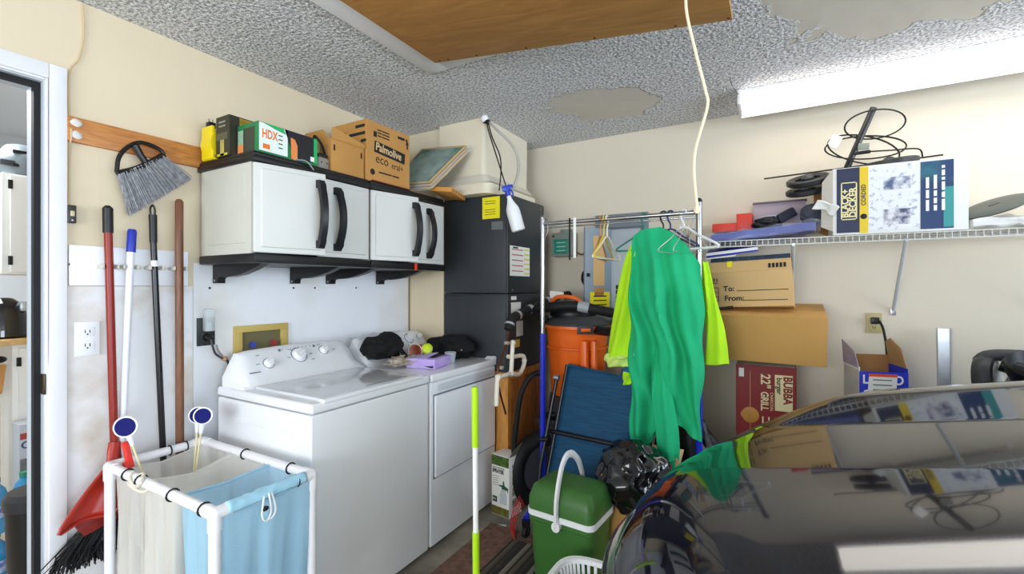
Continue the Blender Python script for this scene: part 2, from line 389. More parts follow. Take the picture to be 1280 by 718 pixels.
# ------------------------------------------------------------------ left wall: board, rail, brooms, outlets
solo('wood_board', MB().b2((0.001, 0.654, 1.936), (0.02, 1.14, 2.03), 0.002), wood('orange_board', '#a0602a', '#c98845', (14, 2, 14), 0.5, 3.0), 'orange brown wooden board nailed across wall beside the doorway', 'board')
wr = thing('wall_cable', 'thin beige cable running down wall by the door casing', 'cable', (0.006, 0.665, 1.7))
part('wire', MB().tube([(0.006, 0.70, H-0.005), (0.006, 0.705, 2.36), (0.006, 0.69, 2.26), (0.008, 0.662, 2.19), (0.006, 0.664, 2.0), (0.022, 0.664, 1.98), (0.022, 0.663, 1.94), (0.006, 0.664, 1.9), (0.006, 0.662, 1.7)], 0.003, 6, sm=5), mat('beige_cable', '#cdb48d', 0.7), wr)
for z in (1.962, 2.008):
    part('cable_clip', MB().blob((0.022, 0.678, z), (0.006, 0.018, 0.016), 0.3, 2, z, sub=2), mat('old_putty', '#d9d4cc', 0.8), wr)
db = thing('door_button', 'small black door opener button box on wall', 'switch', (0, 0.666, 1.63))
part('housing', MB().b2((0.0, 0.655, 1.63), (0.022, 0.679, 1.697), 0.003), mat('dark_bezel', '#2f2d29', 0.4), db)
part('button', MB().b2((0.021, 0.661, 1.655), (0.026, 0.673, 1.675), 0.002), mat('amber_button', '#c9b896', 0.3), db)
part('screw', MB().cyl((0.021, 0.667, 1.64), (0.0235, 0.667, 1.64), 0.003), steel, db)
ra = thing('tool_rail', 'white painted board with four grey spring clips for handles', 'tool rail', (0.006, 0.85, 1.40))
part('backboard', MB().b2((0.001, 0.66, 1.395), (0.02, 1.058, 1.548), 0.003), white_board, ra)
def clip(y):
    q = MB().b2((0.018, y-0.028, 1.463), (0.03, y+0.05, 1.475), 0.001).b2((0.03, y-0.026, 1.462), (0.075, y-0.02, 1.478), 0.001).b2((0.03, y+0.02, 1.462), (0.075, y+0.026, 1.478), 0.001).b2((0.018, y-0.01, 1.458), (0.036, y+0.01, 1.482), 0.002)
    part('spring_clip', q, mat('clip_grey', '#c9c4b8', 0.5), ra)
for y in (0.765, 0.83, 0.918, 1.005): clip(y)
for y in (0.66, 1.04):
    part('screw', MB().cyl((0.018, y, 1.475), (0.0195, y, 1.475), 0.004), dark_gr, ra)

# red broom with snap-on dustpan
br = thing('red_broom', 'red handled angle broom with black grip and black bristles', 'broom', (0.075, 0.70, 0.37))
part('handle', MB().cyl((0.062, 0.759, 1.62), (0.075, 0.776, 0.68), 0.0135), mat('red_enamel', '#8c2317', 0.35), br)
part('grip', MB().tube([(0.062, 0.7575, 1.705), (0.062, 0.758, 1.695), (0.062, 0.759, 1.60)], 0.016, 16, rad=lambda t: 0.008 if t == 0 else 0.0165), black_pl, br)
part('socket', MB().tube([(0.075, 0.775, 0.78), (0.077, 0.777, 0.66), (0.078, 0.775, 0.60)], 0.02, 12, rad=lambda t: 0.018+0.008*t), mat('dark_red_plastic', '#7d1a14', 0.4), br)
hp = [(0.05, 0.665, 0.50), (0.05, 0.79, 0.575), (0.05, 0.84, 0.575), (0.05, 0.85, 0.53), (0.05, 0.80, 0.505), (0.05, 0.675, 0.475)]
part('broom_head', MB().prism(hp, (0.055, 0, 0)), MATS['dark_red_plastic'], br)
q = MB(); random.seed(3)
for i in range(230):
    s_ = random.random(); x = 0.052+random.random()*0.05
    y = 0.672+0.17*s_; z = 0.485+0.05*s_
    q.tube([(x, y, z), (x+random.uniform(-.02, .03), y-0.035-0.03*(1-s_)+random.uniform(-.012, .012), z-0.07), (x+random.uniform(-.03, .05), y-0.075*(1-s_)-0.02+random.uniform(-.02, .02), max(0.365, z-0.115-0.03*random.random()-0.03*s_))], 0.0022, 4)
part('bristles', q, mat('black_bristle', '#101012', 0.8), br, kind='stuff', smooth=False)
dp = thing('dustpan', 'red plastic dustpan clipped in front of the broom', 'dustpan', (0.12, 0.70, 0.5))
def dpan(u, v):
    a, b = V((0.115, 0.735, 0.71)), V((0.115, 0.792, 0.675)); c, d = V((0.155, 0.592, 0.535)), V((0.15, 0.75, 0.545))
    p = (a*(1-v)+b*v)*(1-u) + (c*(1-v)+d*v)*u
    return p + V((0.03*math.sin(math.pi*v)*-1*(0.3+u) + 0.0, 0, 0.012*math.sin(math.pi*u)))
part('pan', MB().grid(dpan, 12, 8), mat('red_pan', '#a8291b', 0.35), dp, solid=0.004)
part('rim', MB().tube([dpan(0, 0), dpan(0.5, 0), dpan(1, 0), dpan(1, 0.5), dpan(1, 1), dpan(0.5, 1), dpan(0, 1)], 0.005, 8, sm=4), MATS['red_pan'], dp)
part('hollow_handle', MB().tube([(0.115, 0.755, 0.68), (0.09, 0.765, 0.75), (0.085, 0.772, 0.79)], 0.02, 12, flat=(1, 0.6)), MATS['red_pan'], dp)

mp_ = thing('white_mop', 'white mop handle with blue grip hung in second clip', 'mop', (0.07, 0.79, 0.45))
part('handle', MB().cyl((0.06, 0.832, 1.54), (0.075, 0.785, 0.46), 0.0125), mat('white_tube', '#eef0f6', 0.3), mp_)
part('grip', MB().tube([(0.06, 0.8365, 1.622), (0.06, 0.836, 1.612), (0.06, 0.832, 1.53)], 0.015, 16, rad=lambda t: 0.012 if t == 0 else 0.0155), mat('blue_grip', '#2333a8', 0.35), mp_)
part('collar', MB().cyl((0.074, 0.787, 0.52), (0.076, 0.783, 0.42), 0.018, 0.022), navy, mp_)
bk = thing('black_pole', 'black mop handle with hanging loop beside brown stick', 'mop handle', (0.07, 0.93, 0.45))
part('handle', MB().cyl((0.06, 0.908, 1.60), (0.078, 0.945, 0.46), 0.0115), mat('black_gloss', '#131318', 0.25), bk)
part('grip', MB().cyl((0.06, 0.907, 1.69), (0.06, 0.909, 1.575), 0.0145, 0.0135), black_pl, bk)
part('hanging_loop', MB().tube([(0.06, 0.899, 1.69), (0.06, 0.898, 1.715), (0.06, 0.906, 1.73), (0.06, 0.914, 1.715), (0.06, 0.914, 1.69)], 0.004, 8, sm=4), black_pl, bk)
part('sticker', MB().cyl((0.0618, 0.911, 1.50), (0.062, 0.912, 1.475), 0.0118), paper, bk)
bw = thing('wooden_handle', 'plain brown wooden tool handle hung rightmost on rail', 'handle', (0.07, 1.0, 0.45))
part('stick', MB().tube([(0.06, 1.004, 1.77), (0.06, 1.004, 1.76), (0.062, 1.003, 1.6), (0.078, 0.999, 0.46)], 0.015, 16, rad=lambda t: 0.010 if t == 0 else 0.0155), wood('brown_stick', '#5f3a22', '#86573a', (20, 20, 2), 0.45), bw)
part('ferrule', MB().cyl((0.078, 0.999, 0.50), (0.079, 0.999, 0.42), 0.018), steel, bw)

# grey push-broom head hung on the board
gh = thing('broom_head', 'grey bristled broom head with black bracket hung on orange board', 'broom head', (0.04, 0.88, 1.68))
fr = [(0.042, 0.793, 1.845), (0.042, 0.80, 1.905), (0.042, 0.83, 1.955), (0.042, 0.875, 1.985), (0.042, 0.935, 1.975), (0.042, 0.955, 1.955)]
part('bracket', MB().tube(fr, 0.008, 8, sm=5), black_pl, gh)
part('crossbar', MB().tube([(0.042, 0.793, 1.84), (0.042, 0.85, 1.868), (0.042, 0.90, 1.905), (0.042, 0.955, 1.953)], 0.012, 8, sm=5), black_pl, gh)
part('socket', MB().tube([(0.05, 0.885, 1.905), (0.05, 0.868, 1.93), (0.05, 0.85, 1.966)], 0.013, 10), black_pl, gh)
q = MB()
for i in range(620):
    s_ = random.random(); a = V((0.042+random.uniform(-.012, .012), 0.795+0.158*s_, 1.836+0.115*s_))
    b = V((0.042+random.uniform(-.016, .022), 0.832+0.225*s_+random.uniform(-.004, .004), 1.682+0.195*s_+random.uniform(-.01, .006)))
    q.tube([a, a*0.5+b*0.5+V((0.006, 0, 0)), b], 0.0011, 4)
part('bristles', q, mat('grey_bristle', '#a9a9ac', 0.75, col2='#808185', vscale=60), gh, kind='stuff', smooth=False)

# wall plates
def outlet(name, label, y0, y1, z0, z1, m, holes):
    o = thing(name, label, 'outlet', (0.006, (y0+y1)/2, z0))
    part('cover_plate', MB().b2((0.006, y0, z0), (0.013, y1, z1), 0.002), m, o)
    c = (y0+y1)/2; h = z1-z0
    for k in holes:
        zc = z0+h*k
        f = part('receptacle', MB().b2((0.0125, c-0.02, zc-0.017), (0.0155, c+0.02, zc+0.017), 0.003), m, o)
        for dy in (-0.007, 0.007):
            part('slot', MB().b2((0.0152, c+dy-0.0015, zc-0.004), (0.0158, c+dy+0.0015, zc+0.008)), dark_gr, f)
        part('ground_hole', MB().cyl((0.0152, c, zc-0.009), (0.0158, c, zc-0.009), 0.003), dark_gr, f)
    return o
outlet('white_outlet', 'white double wall outlet beside the door casing', 0.675, 0.75, 1.126, 1.257, mat('ivory', '#eceef0', 0.35), (0.3, 0.7))
bo = outlet('dark_outlet', 'dark metal wall outlet above the washer holding a charger', 1.098, 1.175, 1.118, 1.247, mat('dark_plate', '#3b3f3c', 0.4, 0.5), (0.3,))
ad = thing('plug_adapter', 'clear plastic plug-in night light above black plug', 'adapter', (0.016, 1.137, 1.18))
part('body', MB().b2((0.014, 1.118, 1.185), (0.05, 1.158, 1.288), 0.008), mat('frosted', '#e6ecee', 0.15, alpha=0.45), ad)
part('circuit', MB().b2((0.016, 1.125, 1.187), (0.035, 1.15, 1.225), 0.004), mat('adapter_core', '#cfd6d8', 0.4), ad)
bp_ = thing('black_plug', 'black appliance plug with cord above washer', 'plug', (0.016, 1.137, 1.13))
part('plug_body', MB().tube([(0.016, 1.137, 1.158), (0.034, 1.137, 1.158), (0.05, 1.138, 1.15)], 0.016, 12, rad=lambda t: 0.018-0.006*t), black_pl, bp_)
part('cord', MB().tube([(0.05, 1.138, 1.15), (0.055, 1.142, 1.12), (0.045, 1.16, 1.08), (0.04, 1.19, 1.055), (0.04, 1.22, 1.03), (0.035, 1.23, 0.9)], 0.005, 8, sm=5), dark_gr, bp_)
part('second_cord', MB().tube([(0.03, 1.172, 1.118), (0.03, 1.18, 1.09), (0.03, 1.2, 1.06), (0.032, 1.225, 1.02)], 0.005, 8, sm=5), mat('grey_cord', '#9b9a98', 0.6), bp_)
part('cord_end', MB().blob((0.034, 1.205, 1.05), (0.014, 0.016, 0.012), 0.3, 2, 5, sub=2), mat('tan_tape', '#c39b76', 0.7), bp_)
wb = thing('washer_box', 'tan recessed washer valve box in wall behind washing machine', 'valve box', (0.006, 1.40, 1.03))
yb_ = mat('tan_plastic', '#c7ae62', 0.5)
part('frame', MB().b2((0.006, 1.26, 1.165), (0.02, 1.545, 1.197), 0.002).b2((0.006, 1.26, 1.03), (0.02, 1.545, 1.06), 0.002).b2((0.006, 1.26, 1.06), (0.02, 1.30, 1.165), 0.002).b2((0.006, 1.505, 1.06), (0.02, 1.545, 1.165), 0.002), yb_, wb)
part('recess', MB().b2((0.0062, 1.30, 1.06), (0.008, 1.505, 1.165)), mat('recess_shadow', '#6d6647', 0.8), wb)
for y in (1.345, 1.455):
    vv = part('valve', MB().cyl((0.008, y, 1.10), (0.026, y, 1.10), 0.012), steel, wb)
    part('valve_knob', MB().cyl((0.026, y, 1.10), (0.034, y, 1.10), 0.016), mat('knob%d' % (y > 1.4), '#a33' + '3' * 3 if y > 1.4 else '#3a4aa0', 0.4), vv)

# ------------------------------------------------------------------ wall cabinets
cab_m = mat('cabinet_plastic', '#d5d5cf', 0.42, var=0.03)
cab_side = mat('cabinet_side_plastic', '#c9c8bd', 0.5, var=0.04)
def arc_handle(yc, z0, z1, x0, M):
    n = 14; rings = []
    for i in range(n+1):
        t = i/n; z = z0+(z1-z0)*t; bow = 0.05*math.sin(math.pi*t)**0.7
        w = 0.019; d = 0.014
        if t < 0.14 or t > 0.86: d = 0.02; 
        rings.append([(x0+bow-d*0.2, yc-w, z), (x0+bow+d, yc-w*0.7, z), (x0+bow+d, yc+w*0.7, z), (x0+bow-d*0.2, yc+w, z)])
    q = MB().loft(rings)
    q.b2((x0-0.006, yc-0.019, z0), (x0+0.012, yc+0.019, z0+0.035), 0.002).b2((x0-0.006, yc-0.019, z1-0.035), (x0+0.012, yc+0.019, z1), 0.002)
    return q.xf(M)
def cabinet(y0, label, angs, brackets, inset):
    w = 0.618; y1 = y0+w; ym = y0+w/2; x0, x1 = 0.03, 0.418
    c = thing('wall_cabinet', label, 'cabinet', (0.22, ym, 1.49), 'plastic wall cabinets')
    part('carcass', MB().b2((x0, y0, 1.53), (x1, y0+0.02, 1.912), 0.003).b2((x0, y1-0.02, 1.53), (x1, y1, 1.912), 0.003).b2((x0, y0+0.02, 1.53), (x0+0.012, y1-0.02, 1.912)), cab_side, c)
    sp = part('side_panel', MB().b2((x0+0.05, y0-0.004, 1.575), (x1-0.04, y0+0.004, 1.87), 0.004), cab_side, c)
    part('top', MB().b2((0.012, y0-0.008, 1.912), (x1+0.035, y1+0.004, 1.938), 0.006).b2((0.012, y0-0.002, 1.936), (x1+0.022, y1-0.002, 1.957), 0.006), black_pl, c)
    part('base', MB().b2((0.02, y0-0.004, 1.492), (x1+0.03, y1+0.004, 1.531), 0.006), black_pl, c)
    part('interior', MB().b2((x0+0.012, y0+0.02, 1.535), (x0+0.016, y1-0.02, 1.905)), dark_gr, c)
    for k, a in enumerate(angs):
        s = 1 if k == 0 else -1
        hy = y0+0.004 if k == 0 else y1-0.004
        wd_ = w/2-0.006
        M = Matrix.Translation((x1+0.002, hy, 0)) @ Matrix.Rotation(-s*R(a), 4, 'Z')
        def yy(d): return s*d
        ya, yb = sorted((yy(0), yy(wd_)))
        d = part('door', MB().b2((0, ya, 1.534), (0.024, yb, 1.908), 0.007, 3).xf(M), cab_m, c)
        part('door_panel', MB().b2((0.015, ya+0.025, 1.556), (0.032, yb-0.025, 1.886), 0.009, 3).xf(M), cab_m, d)
        part('handle', arc_handle(yy(wd_-(0.032 if k == 0 else inset)), 1.565, 1.872, 0.03, M), mat('handle_black', '#1d1e22', 0.35), d)
    for by in brackets:
        poly = [(0.012, by, 1.492), (0.40, by, 1.492), (0.33, by, 1.468), (0.24, by, 1.447), (0.15, by, 1.437), (0.075, by, 1.437), (0.055, by, 1.43), (0.052, by, 1.408), (0.012, by, 1.408)]
        b = part('bracket', MB().prism(poly, (0, 0.035, 0)), black_pl, c)
        part('bolt', MB().cyl((0.03, by-0.003, 1.42), (0.03, by, 1.42), 0.005), steel, b)
    return c
cabinet(1.106, 'white plastic wall cabinet with black trim nearest the doorway, door ajar', (13, 0), (1.165, 1.56), 0.09)
cabinet(1.736, 'white plastic wall cabinet with black trim next to dark air handler', (14, 0), (1.79, 2.18), 0.14)
clp = solo('red_clip', MB().b2((0.475, 2.035, 1.487), (0.487, 2.05, 1.53), 0.003), mat('clip_red', '#d63a1c', 0.4), 'small red clip stuck under second cabinet handle', 'clip')

# ------------------------------------------------------------------ things on the cabinets
T = 1.958
rl = thing('cord_reel', 'yellow plastic cord reel with plug standing on first cabinet', 'cord reel', (0.09, 1.16, T))
yel = mat('yellow_plastic', '#e8cf12', 0.4)
part('side_disc', MB().prism([(0.045+0*i, 1.165+0.075*math.cos(2*math.pi*i/20)*(1 if abs(math.cos(2*math.pi*i/20)) < .8 else .93), 2.033+0.075*math.sin(2*math.pi*i/20)) for i in range(20)], (0.018, 0, 0)), yel, rl)
part('side_disc', MB().prism([(0.125, 1.165+0.075*math.cos(2*math.pi*i/20), 2.033+0.075*math.sin(2*math.pi*i/20)) for i in range(20)], (0.018, 0, 0)), yel, rl)
part('frame', MB().b2((0.05, 1.096, 1.96), (0.14, 1.112, 2.11), 0.012).b2((0.05, 1.1, T), (0.14, 1.23, 1.972), 0.005), yel, rl)
part('wound_cord', MB().lathe((0.063, 1.165, 2.033), [(0.06, 0), (0.064, 0.01), (0.06, 0.02), (0.064, 0.03), (0.06, 0.04), (0.064, 0.05), (0.06, 0.06)], 24, (1, 0, 0)), black_rb, rl)
pl = part('plug', MB().b2((0.07, 1.105, 2.108), (0.10, 1.135, 2.135), 0.004), black_pl, rl)
for y in (1.112, 1.127): part('prong', MB().b2((0.083, y-0.0015, 2.133), (0.089, y+0.0015, 2.15)), steel, pl)

def carton(name, label, cat, lo, hi, m, group=None):
    lo, hi = V(lo), V(hi)
    o = thing(name, label, cat, ((lo.x+hi.x)/2, (lo.y+hi.y)/2, lo.z), group)
    part('carton', MB().b2(lo, hi, 0.0025, 1), m, o)
    return o
b1 = carton('tool_carton', 'black and yellow product box behind the green box', 'box', (0.165, 1.10, T), (0.268, 1.345, 2.135), mat('black_yellow_print', '#2b2a1c', 0.45))
decal(b1, 'yellow_print', (0.2682, 1.24, 2.075), 0.19, 0.11, (0, -1, 0), ZD, mat('yellow_print', '#b59a1c', 0.45, col2='#3a3318', vscale=18))
decal(b1, 'picture', (0.2165, 1.0995, 1.995), 0.03, 0.07, XD, ZD, mat('tool_photo', '#c4b25a', 0.5, var=0.5, vscale=30))
decal(b1, 'grey_band', (0.2165, 1.0995, 2.045), 0.085, 0.03, XD, ZD, mat('olive_print', '#55533a', 0.5))
for k, z in enumerate((2.108, 2.09)): decal(b1, 'print_line', (0.2165, 1.0995, z), 0.05, 0.007, XD, ZD, mat('grey_print', '#8f8f80', 0.6))
decal(b1, 'yellow_band', (0.2165, 1.0995, 1.966), 0.08, 0.01, XD, ZD, mat('yellow_line', '#c9b522', 0.6))
decal(b1, 'top_stripe', (0.23, 1.22, 2.1352), 0.02, 0.2, XD, YD, mat('yellow_line', '#c9b522'))
b2_ = carton('bag_carton', 'long green white and black box of bags on cabinet front edge', 'box', (0.272, 1.134, T), (0.42, 1.425, 2.09), mat('green_print', '#1e7a45', 0.4))
fx = 0.4203
decal(b2_, 'white_print', (fx, 1.205, 2.028), 0.13, 0.118, YD, ZD, mat('pale_print', '#e9f3ec', 0.45))
q = MB().prism([(fx+.0002, 1.255, 2.089), (fx+.0002, 1.405, 2.089), (fx+.0002, 1.405, 1.972), (fx+.0002, 1.30, 1.972)], (0.0006, 0, 0)); part('black_print', q, mat('black_print', '#1a1c22', 0.4), b2_)
q = MB().prism([(fx+.0009, 1.285, 2.06), (fx+.0009, 1.305, 2.055), (fx+.0009, 1.318, 2.03), (fx+.0009, 1.318, 1.966), (fx+.0009, 1.288, 1.966)], (0.0006, 0, 0)); part('orange_print', q, mat('orange_print', '#e58a4a', 0.5), b2_)
q = MB().prism([(fx+.0006, 1.15, 2.089), (fx+.0006, 1.25, 2.089), (fx+.0006, 1.262, 2.065), (fx+.0006, 1.22, 2.072)], (0.0006, 0, 0)); part('green_swoosh', q, mat('bright_green_print', '#1fae62', 0.5), b2_)
decal(b2_, 'green_end', (fx+.0003, 1.412, 2.03), 0.018, 0.115, YD, ZD, MATS['bright_green_print'])
decal(b2_, 'barcode', (fx+.0008, 1.395, 1.988), 0.02, 0.022, YD, ZD, paper)
text(b2_, 'HDX', 0.052, (fx+.001, 1.152, 2.026), YD, ZD, mat('orange_ink', '#e87b2c', 0.6), bold=0.0015, sx=0.62)
bars(b2_, '50', 0.04, (fx+.001, 1.156, 1.98), YD, ZD, MATS['orange_ink'], bold=0.001, sx=0.7)
for i in range(4): bars(b2_, 'bags', 0.01, (fx+.001, 1.226, 2.05-0.018*i), YD, ZD, mat('green_ink', '#2f5a41', 0.6), sx=0.9)
decal(b2_, 'dark_side_print', (0.358, 1.1337, 2.02), 0.08, 0.1, XD, ZD, mat('dark_green_print', '#3c3f33', 0.5))
decal(b2_, 'orange_side_print', (0.296, 1.1335, 1.985), 0.04, 0.04, XD, ZD, MATS['orange_print'])
decal(b2_, 'pale_side_print', (0.30, 1.1337, 2.03), 0.045, 0.07, XD, ZD, mat('sage_print', '#8fb093', 0.5))
solo('plastic_strip', MB().tube([(0.40, 1.30, 1.962), (0.455, 1.335, 1.962), (0.462, 1.37, 1.93)], 0.014, 8, sm=5, flat=(1, .2)), mat('grey_strip', '#c6ccd2', 0.35), 'grey plastic strip dangling over the first cabinet edge', 'strip')
dv = thing('grey_device', 'small grey electric device with black cord beside cardboard box', 'device', (0.36, 1.465, T))
part('case', MB().b2((0.30, 1.432, T), (0.415, 1.497, 2.018), 0.016, 3), mat('device_grey', '#8d877a', 0.5), dv)
part('clamp', MB().b2((0.33, 1.438, 2.016), (0.41, 1.492, 2.034), 0.006), black_pl, dv)
part('coiled_cord', MB().tube([(0.37, 1.44, 2.03), (0.38, 1.435, 2.09), (0.36, 1.455, 2.125), (0.37, 1.485, 2.09), (0.39, 1.49, 2.035)], 0.006, 8, sm=6), black_rb, dv)
part('brass_fitting', MB().cyl((0.37, 1.46, 2.03), (0.37, 1.46, 2.075), 0.016), mat('brass_dull', '#7d6a4d', 0.4, .6), dv)
for y in (1.45, 1.48): part('screw', MB().cyl((0.413, y, 1.99), (0.4165, y, 1.99), 0.004), dark_gr, dv)
# open brown carton
ob = thing('open_carton', 'plain open brown cardboard carton with flaps on cabinets', 'box', (0.31, 1.607, T))
w_ = 0.004
part('side_wall', MB().b2((0.41, 1.505, T), (0.414, 1.712, 2.12), 0.001), card_or, ob)
part('side_wall', MB().b2((0.20, 1.505, T), (0.204, 1.712, 2.12), 0.001), card_or, ob)
part('side_wall', MB().b2((0.204, 1.505, T), (0.41, 1.509, 2.12), 0.001), card_or, ob)
part('side_wall', MB().b2((0.204, 1.708, T), (0.41, 1.712, 2.12), 0.001), card_or, ob)
part('bottom', MB().b2((0.204, 1.509, T), (0.41, 1.708, T+w_)), card_in, ob)
part('flap', MB().prism([(0.414, 1.505, 2.12), (0.414, 1.712, 2.12), (0.425, 1.712, 2.135), (0.425, 1.505, 2.175)], (0.003, 0, 0)), card_or, ob)
part('flap', MB().prism([(0.21, 1.505, 2.12), (0.40, 1.505, 2.12), (0.37, 1.488, 2.165), (0.24, 1.488, 2.165)], (0, 0.003, 0.002)), card_or, ob)
for y in (1.525, 1.695): part('print_mark', MB().b2((0.4139, y-0.005, 2.065), (0.4146, y+0.005, 2.095)), ink, ob)
# soap carton
pc = carton('soap_carton', 'tall brown cardboard carton printed with black lettering on cabinets', 'box', (0.17, 1.722, T), (0.422, 2.055, 2.286), card_or)
fx = 0.4223
decal(pc, 'black_banner', (fx, 1.895, 2.145), 0.235, 0.062, (0, 1, -0.08), (0, 0.08, 1), ink)
text(pc, 'Palmolive', 0.062, (fx+.001, 1.785, 2.137), (0, 1, -0.08), (0, 0.08, 1), mat('tan_ink', '#d8b884', 0.7), bold=0.0012, sx=0.83)
text(pc, 'eco', 0.07, (fx, 1.785, 2.07), (0, 1, -0.06), (0, 0.06, 1), ink, bold=0.0, sx=0.95)
text(pc, 'eral+', 0.05, (fx, 1.905, 2.062), (0, 1, -0.06), (0, 0.06, 1), ink, sx=0.9)
bars(pc, 'dishwashing liquid', 0.016, (fx, 1.81, 2.015), YD, ZD, ink)
part('emblem', MB().lathe((fx, 1.765, 2.012), [(0.017, 0), (0.016, 0.0006)], 16, (1, 0, 0)), ink, pc)
part('glass_mark', MB().b2((fx-.0003, 1.772, 2.205), (fx+.0005, 1.795, 2.235)), ink, pc)
part('arrow_mark', MB().prism([(fx, 2.02, 2.225), (fx, 2.045, 2.225), (fx, 2.0325, 2.255)], (0.0006, 0, 0)).prism([(fx, 2.027, 2.2), (fx, 2.038, 2.2), (fx, 2.038, 2.226), (fx, 2.027, 2.226)], (0.0006, 0, 0)), ink, pc)
bars(pc, '386% A', 0.03, (fx, 1.955, 2.243), YD, ZD, ink, bold=0.0008, sx=0.85)
for i in range(3): bars(pc, 'keep upright', 0.014, (fx, 1.80, 2.245-0.016*i), YD, ZD, ink)
bars(pc, 'ERATION', 0.032, (0.29, 1.7215, 2.205), XD, ZD, ink, bold=0.001)
bars(pc, 'PALM', 0.032, (0.34, 1.7215, 2.245), XD, ZD, ink, bold=0.001)
bars(pc, 'eco', 0.025, (0.22, 1.7215, 2.222), XD, ZD, ink, bold=0.001)
part('side_mark', MB().b2((0.38, 1.7214, 2.165), (0.42, 1.722, 2.18)), ink, pc)
solo('red_leaflet', MB().b2((0.425, 1.75, T), (0.444, 2.04, T+0.006), 0.001), mat('maroon_print', '#6d1d22', 0.5), 'maroon flat leaflet lying in front of the soap carton', 'leaflet')
# pleated furnace filters wrapped in plastic, leaning on the duct
A, B, Cc, D = V((0.20, 2.13, 1.985)), V((0.475, 2.20, 1.985)), V((0.60, 2.415, 2.25)), V((0.215, 2.42, 2.285))
nrm = (B-A).cross(D-A).normalized()
fg = thing('furnace_filters', 'plastic wrapped pleated green furnace filters leaning against the duct', 'filters', ((A+B)/2))
def fl(u, v, w): return (A*(1-u)+B*u)*(1-v) + (D*(1-u)+Cc*u)*v + nrm*w
fbrown = mat('filter_card', '#b5976a', 0.8)
for k in range(3):
    w0 = 0.004+k*0.021
    fpart = part('filter_frame', MB().tube([fl(.02, .02, w0+.009), fl(.98, .02, w0+.009), fl(.98, .98, w0+.009), fl(.02, .98, w0+.009)], 0.0085, 4, closed=True), fbrown, fg)
    rows = []
    for i in range(41):
        u = 0.04+0.92*i/40; rows.append([fl(u, .05, w0+.009+(0.006 if i % 2 else -0.006)), fl(u, .95, w0+.009+(0.006 if i % 2 else -0.006))])
    part('pleats', MB().loft(rows, closed=False), mat('green_pleats', '#6f8f7d', 0.9, col2='#3f5f55', vscale=14), fpart, smooth=False)
def wrap(u, v):
    p = fl(-.08+1.16*u, -.1+1.2*v, 0.03+0.05*math.sin(math.pi*u)**.5*math.sin(math.pi*v)**.5)
    return p + nrm*0.012*noise.noise(p*22)
part('plastic_wrap', MB().grid(wrap, 24, 24), mat('cling_wrap', '#e4e8e4', 0.15, alpha=0.2, spec=0.9), fg)
fc = thing('flat_carton', 'thin orange cardboard carton with slots below the wrapped filters', 'carton', (0.5, 2.36, 1.96))
M = Matrix.Translation((0.49, 2.34, 1.988)) @ Euler((R(-4), R(6), R(12))).to_matrix().to_4x4()
part('carton', MB().b2((-0.07, -0.11, -0.014), (0.07, 0.11, 0.014), 0.002).xf(M), mat('orange_card', '#cf9247', 0.75), fc)
for i in range(5):
    for k in range(2): part('slot', MB().b2((0.0698, -0.09+0.04*i, -0.009+0.011*k), (0.0705, -0.065+0.04*i, -0.003+0.011*k)).xf(M), mat('slot_shadow', '#7a4b1e', 0.9), fc)

# ------------------------------------------------------------------ washing machine and dryer
knob_m = mat('knob_silver', '#c9cdd4', 0.25, 0.7)
def console(y0, y1, parent):
    """sloped control console with rounded ends, swept across the width"""
    def sec(y, k):
        # k: 1 full height .. lower at the ends
        zt = 0.945 + 0.148*k
        return [(0.10, y, 0.925), (0.10, y, zt-0.02*k), (0.115, y, zt), (0.145, y, zt+0.002), (0.165, y, zt-0.012*k), (0.235, y, 0.945+0.045*k), (0.275, y, 0.94), (0.285, y, 0.925)]
    n = 16; rings = []
    for i in range(n+1):
        t = i/n; e = min(t, 1-t)
        k = 1.0 if e > 0.09 else 0.25+0.75*math.sqrt(max(0, 1-(1-e/0.09)**2))
        rings.append(sec(y0+(y1-y0)*t, k*(0.93+0.07*math.sin(math.pi*t))))
    for e in (0.02, 0.04, 0.06): pass
    return part('console', MB().loft(rings), enamel, parent, ang=50)
FP = lambda f: (0.165+0.07*f, 0.945+0.136-0.091*f)      # point on the console's sloping face: f 0 top .. 1 bottom
fn = V((0.091, 0, 0.07)).normalized()
def knob(parent, y, f, r, nm='knob'):
    x, z = FP(f)
    k = part(nm, MB().lathe((x, y, z), [(r*1.15, 0), (r*1.15, 0.004), (r, 0.006), (r*0.92, 0.02), (r*0.8, 0.024)], 24, fn), enamel, parent)
    part('knob_ring', MB().lathe((x, y, z), [(r*1.3, 0), (r*1.3, 0.003), (r*1.15, 0.0035)], 24, fn), knob_m, k)
    part('knob_grip', MB().box(V((x, y, z))+fn*0.024, (0.007, r*1.5, 0.007), 0.002, rot=(0.5, 0, 0)), enamel, k)
def machine_body(y0, y1, parent):
    part('cabinet_body', MB().b2((0.085, y0, 0.025), (0.745, y1, 0.888), 0.012, 3), enamel, parent)
    for x in (0.14, 0.69):
        for y in (y0+0.06, y1-0.06): part('foot', MB().cyl((x, y, 0), (x, y, 0.03), 0.02), black_rb, parent)
wm = thing('washing_machine', 'white top loading washing machine with three dials', 'washing machine', (0.42, 1.5, 0))
WY0, WY1 = 1.149, 1.843
machine_body(WY0, WY1, wm)
part('side_emboss', MB().b2((0.2, WY0-0.003, 0.15), (0.66, WY0+0.004, 0.80), 0.003), enamel, wm)
part('top_deck', MB().b2((0.082, WY0-0.002, 0.893), (0.752, WY1+0.002, 0.934), 0.014, 3), enamel, wm)
lid = part('lid', MB().b2((0.285, WY0+0.055, 0.93), (0.735, WY1-0.055, 0.945), 0.006, 3), mat('lid_enamel', '#d9dce1', 0.12, coat=0.6), wm)
part('lid_grip', MB().b2((0.700, 1.46, 0.9445), (0.716, 1.72, 0.9465), 0.001), mat('grip_shadow', '#8f949b', 0.5), lid)
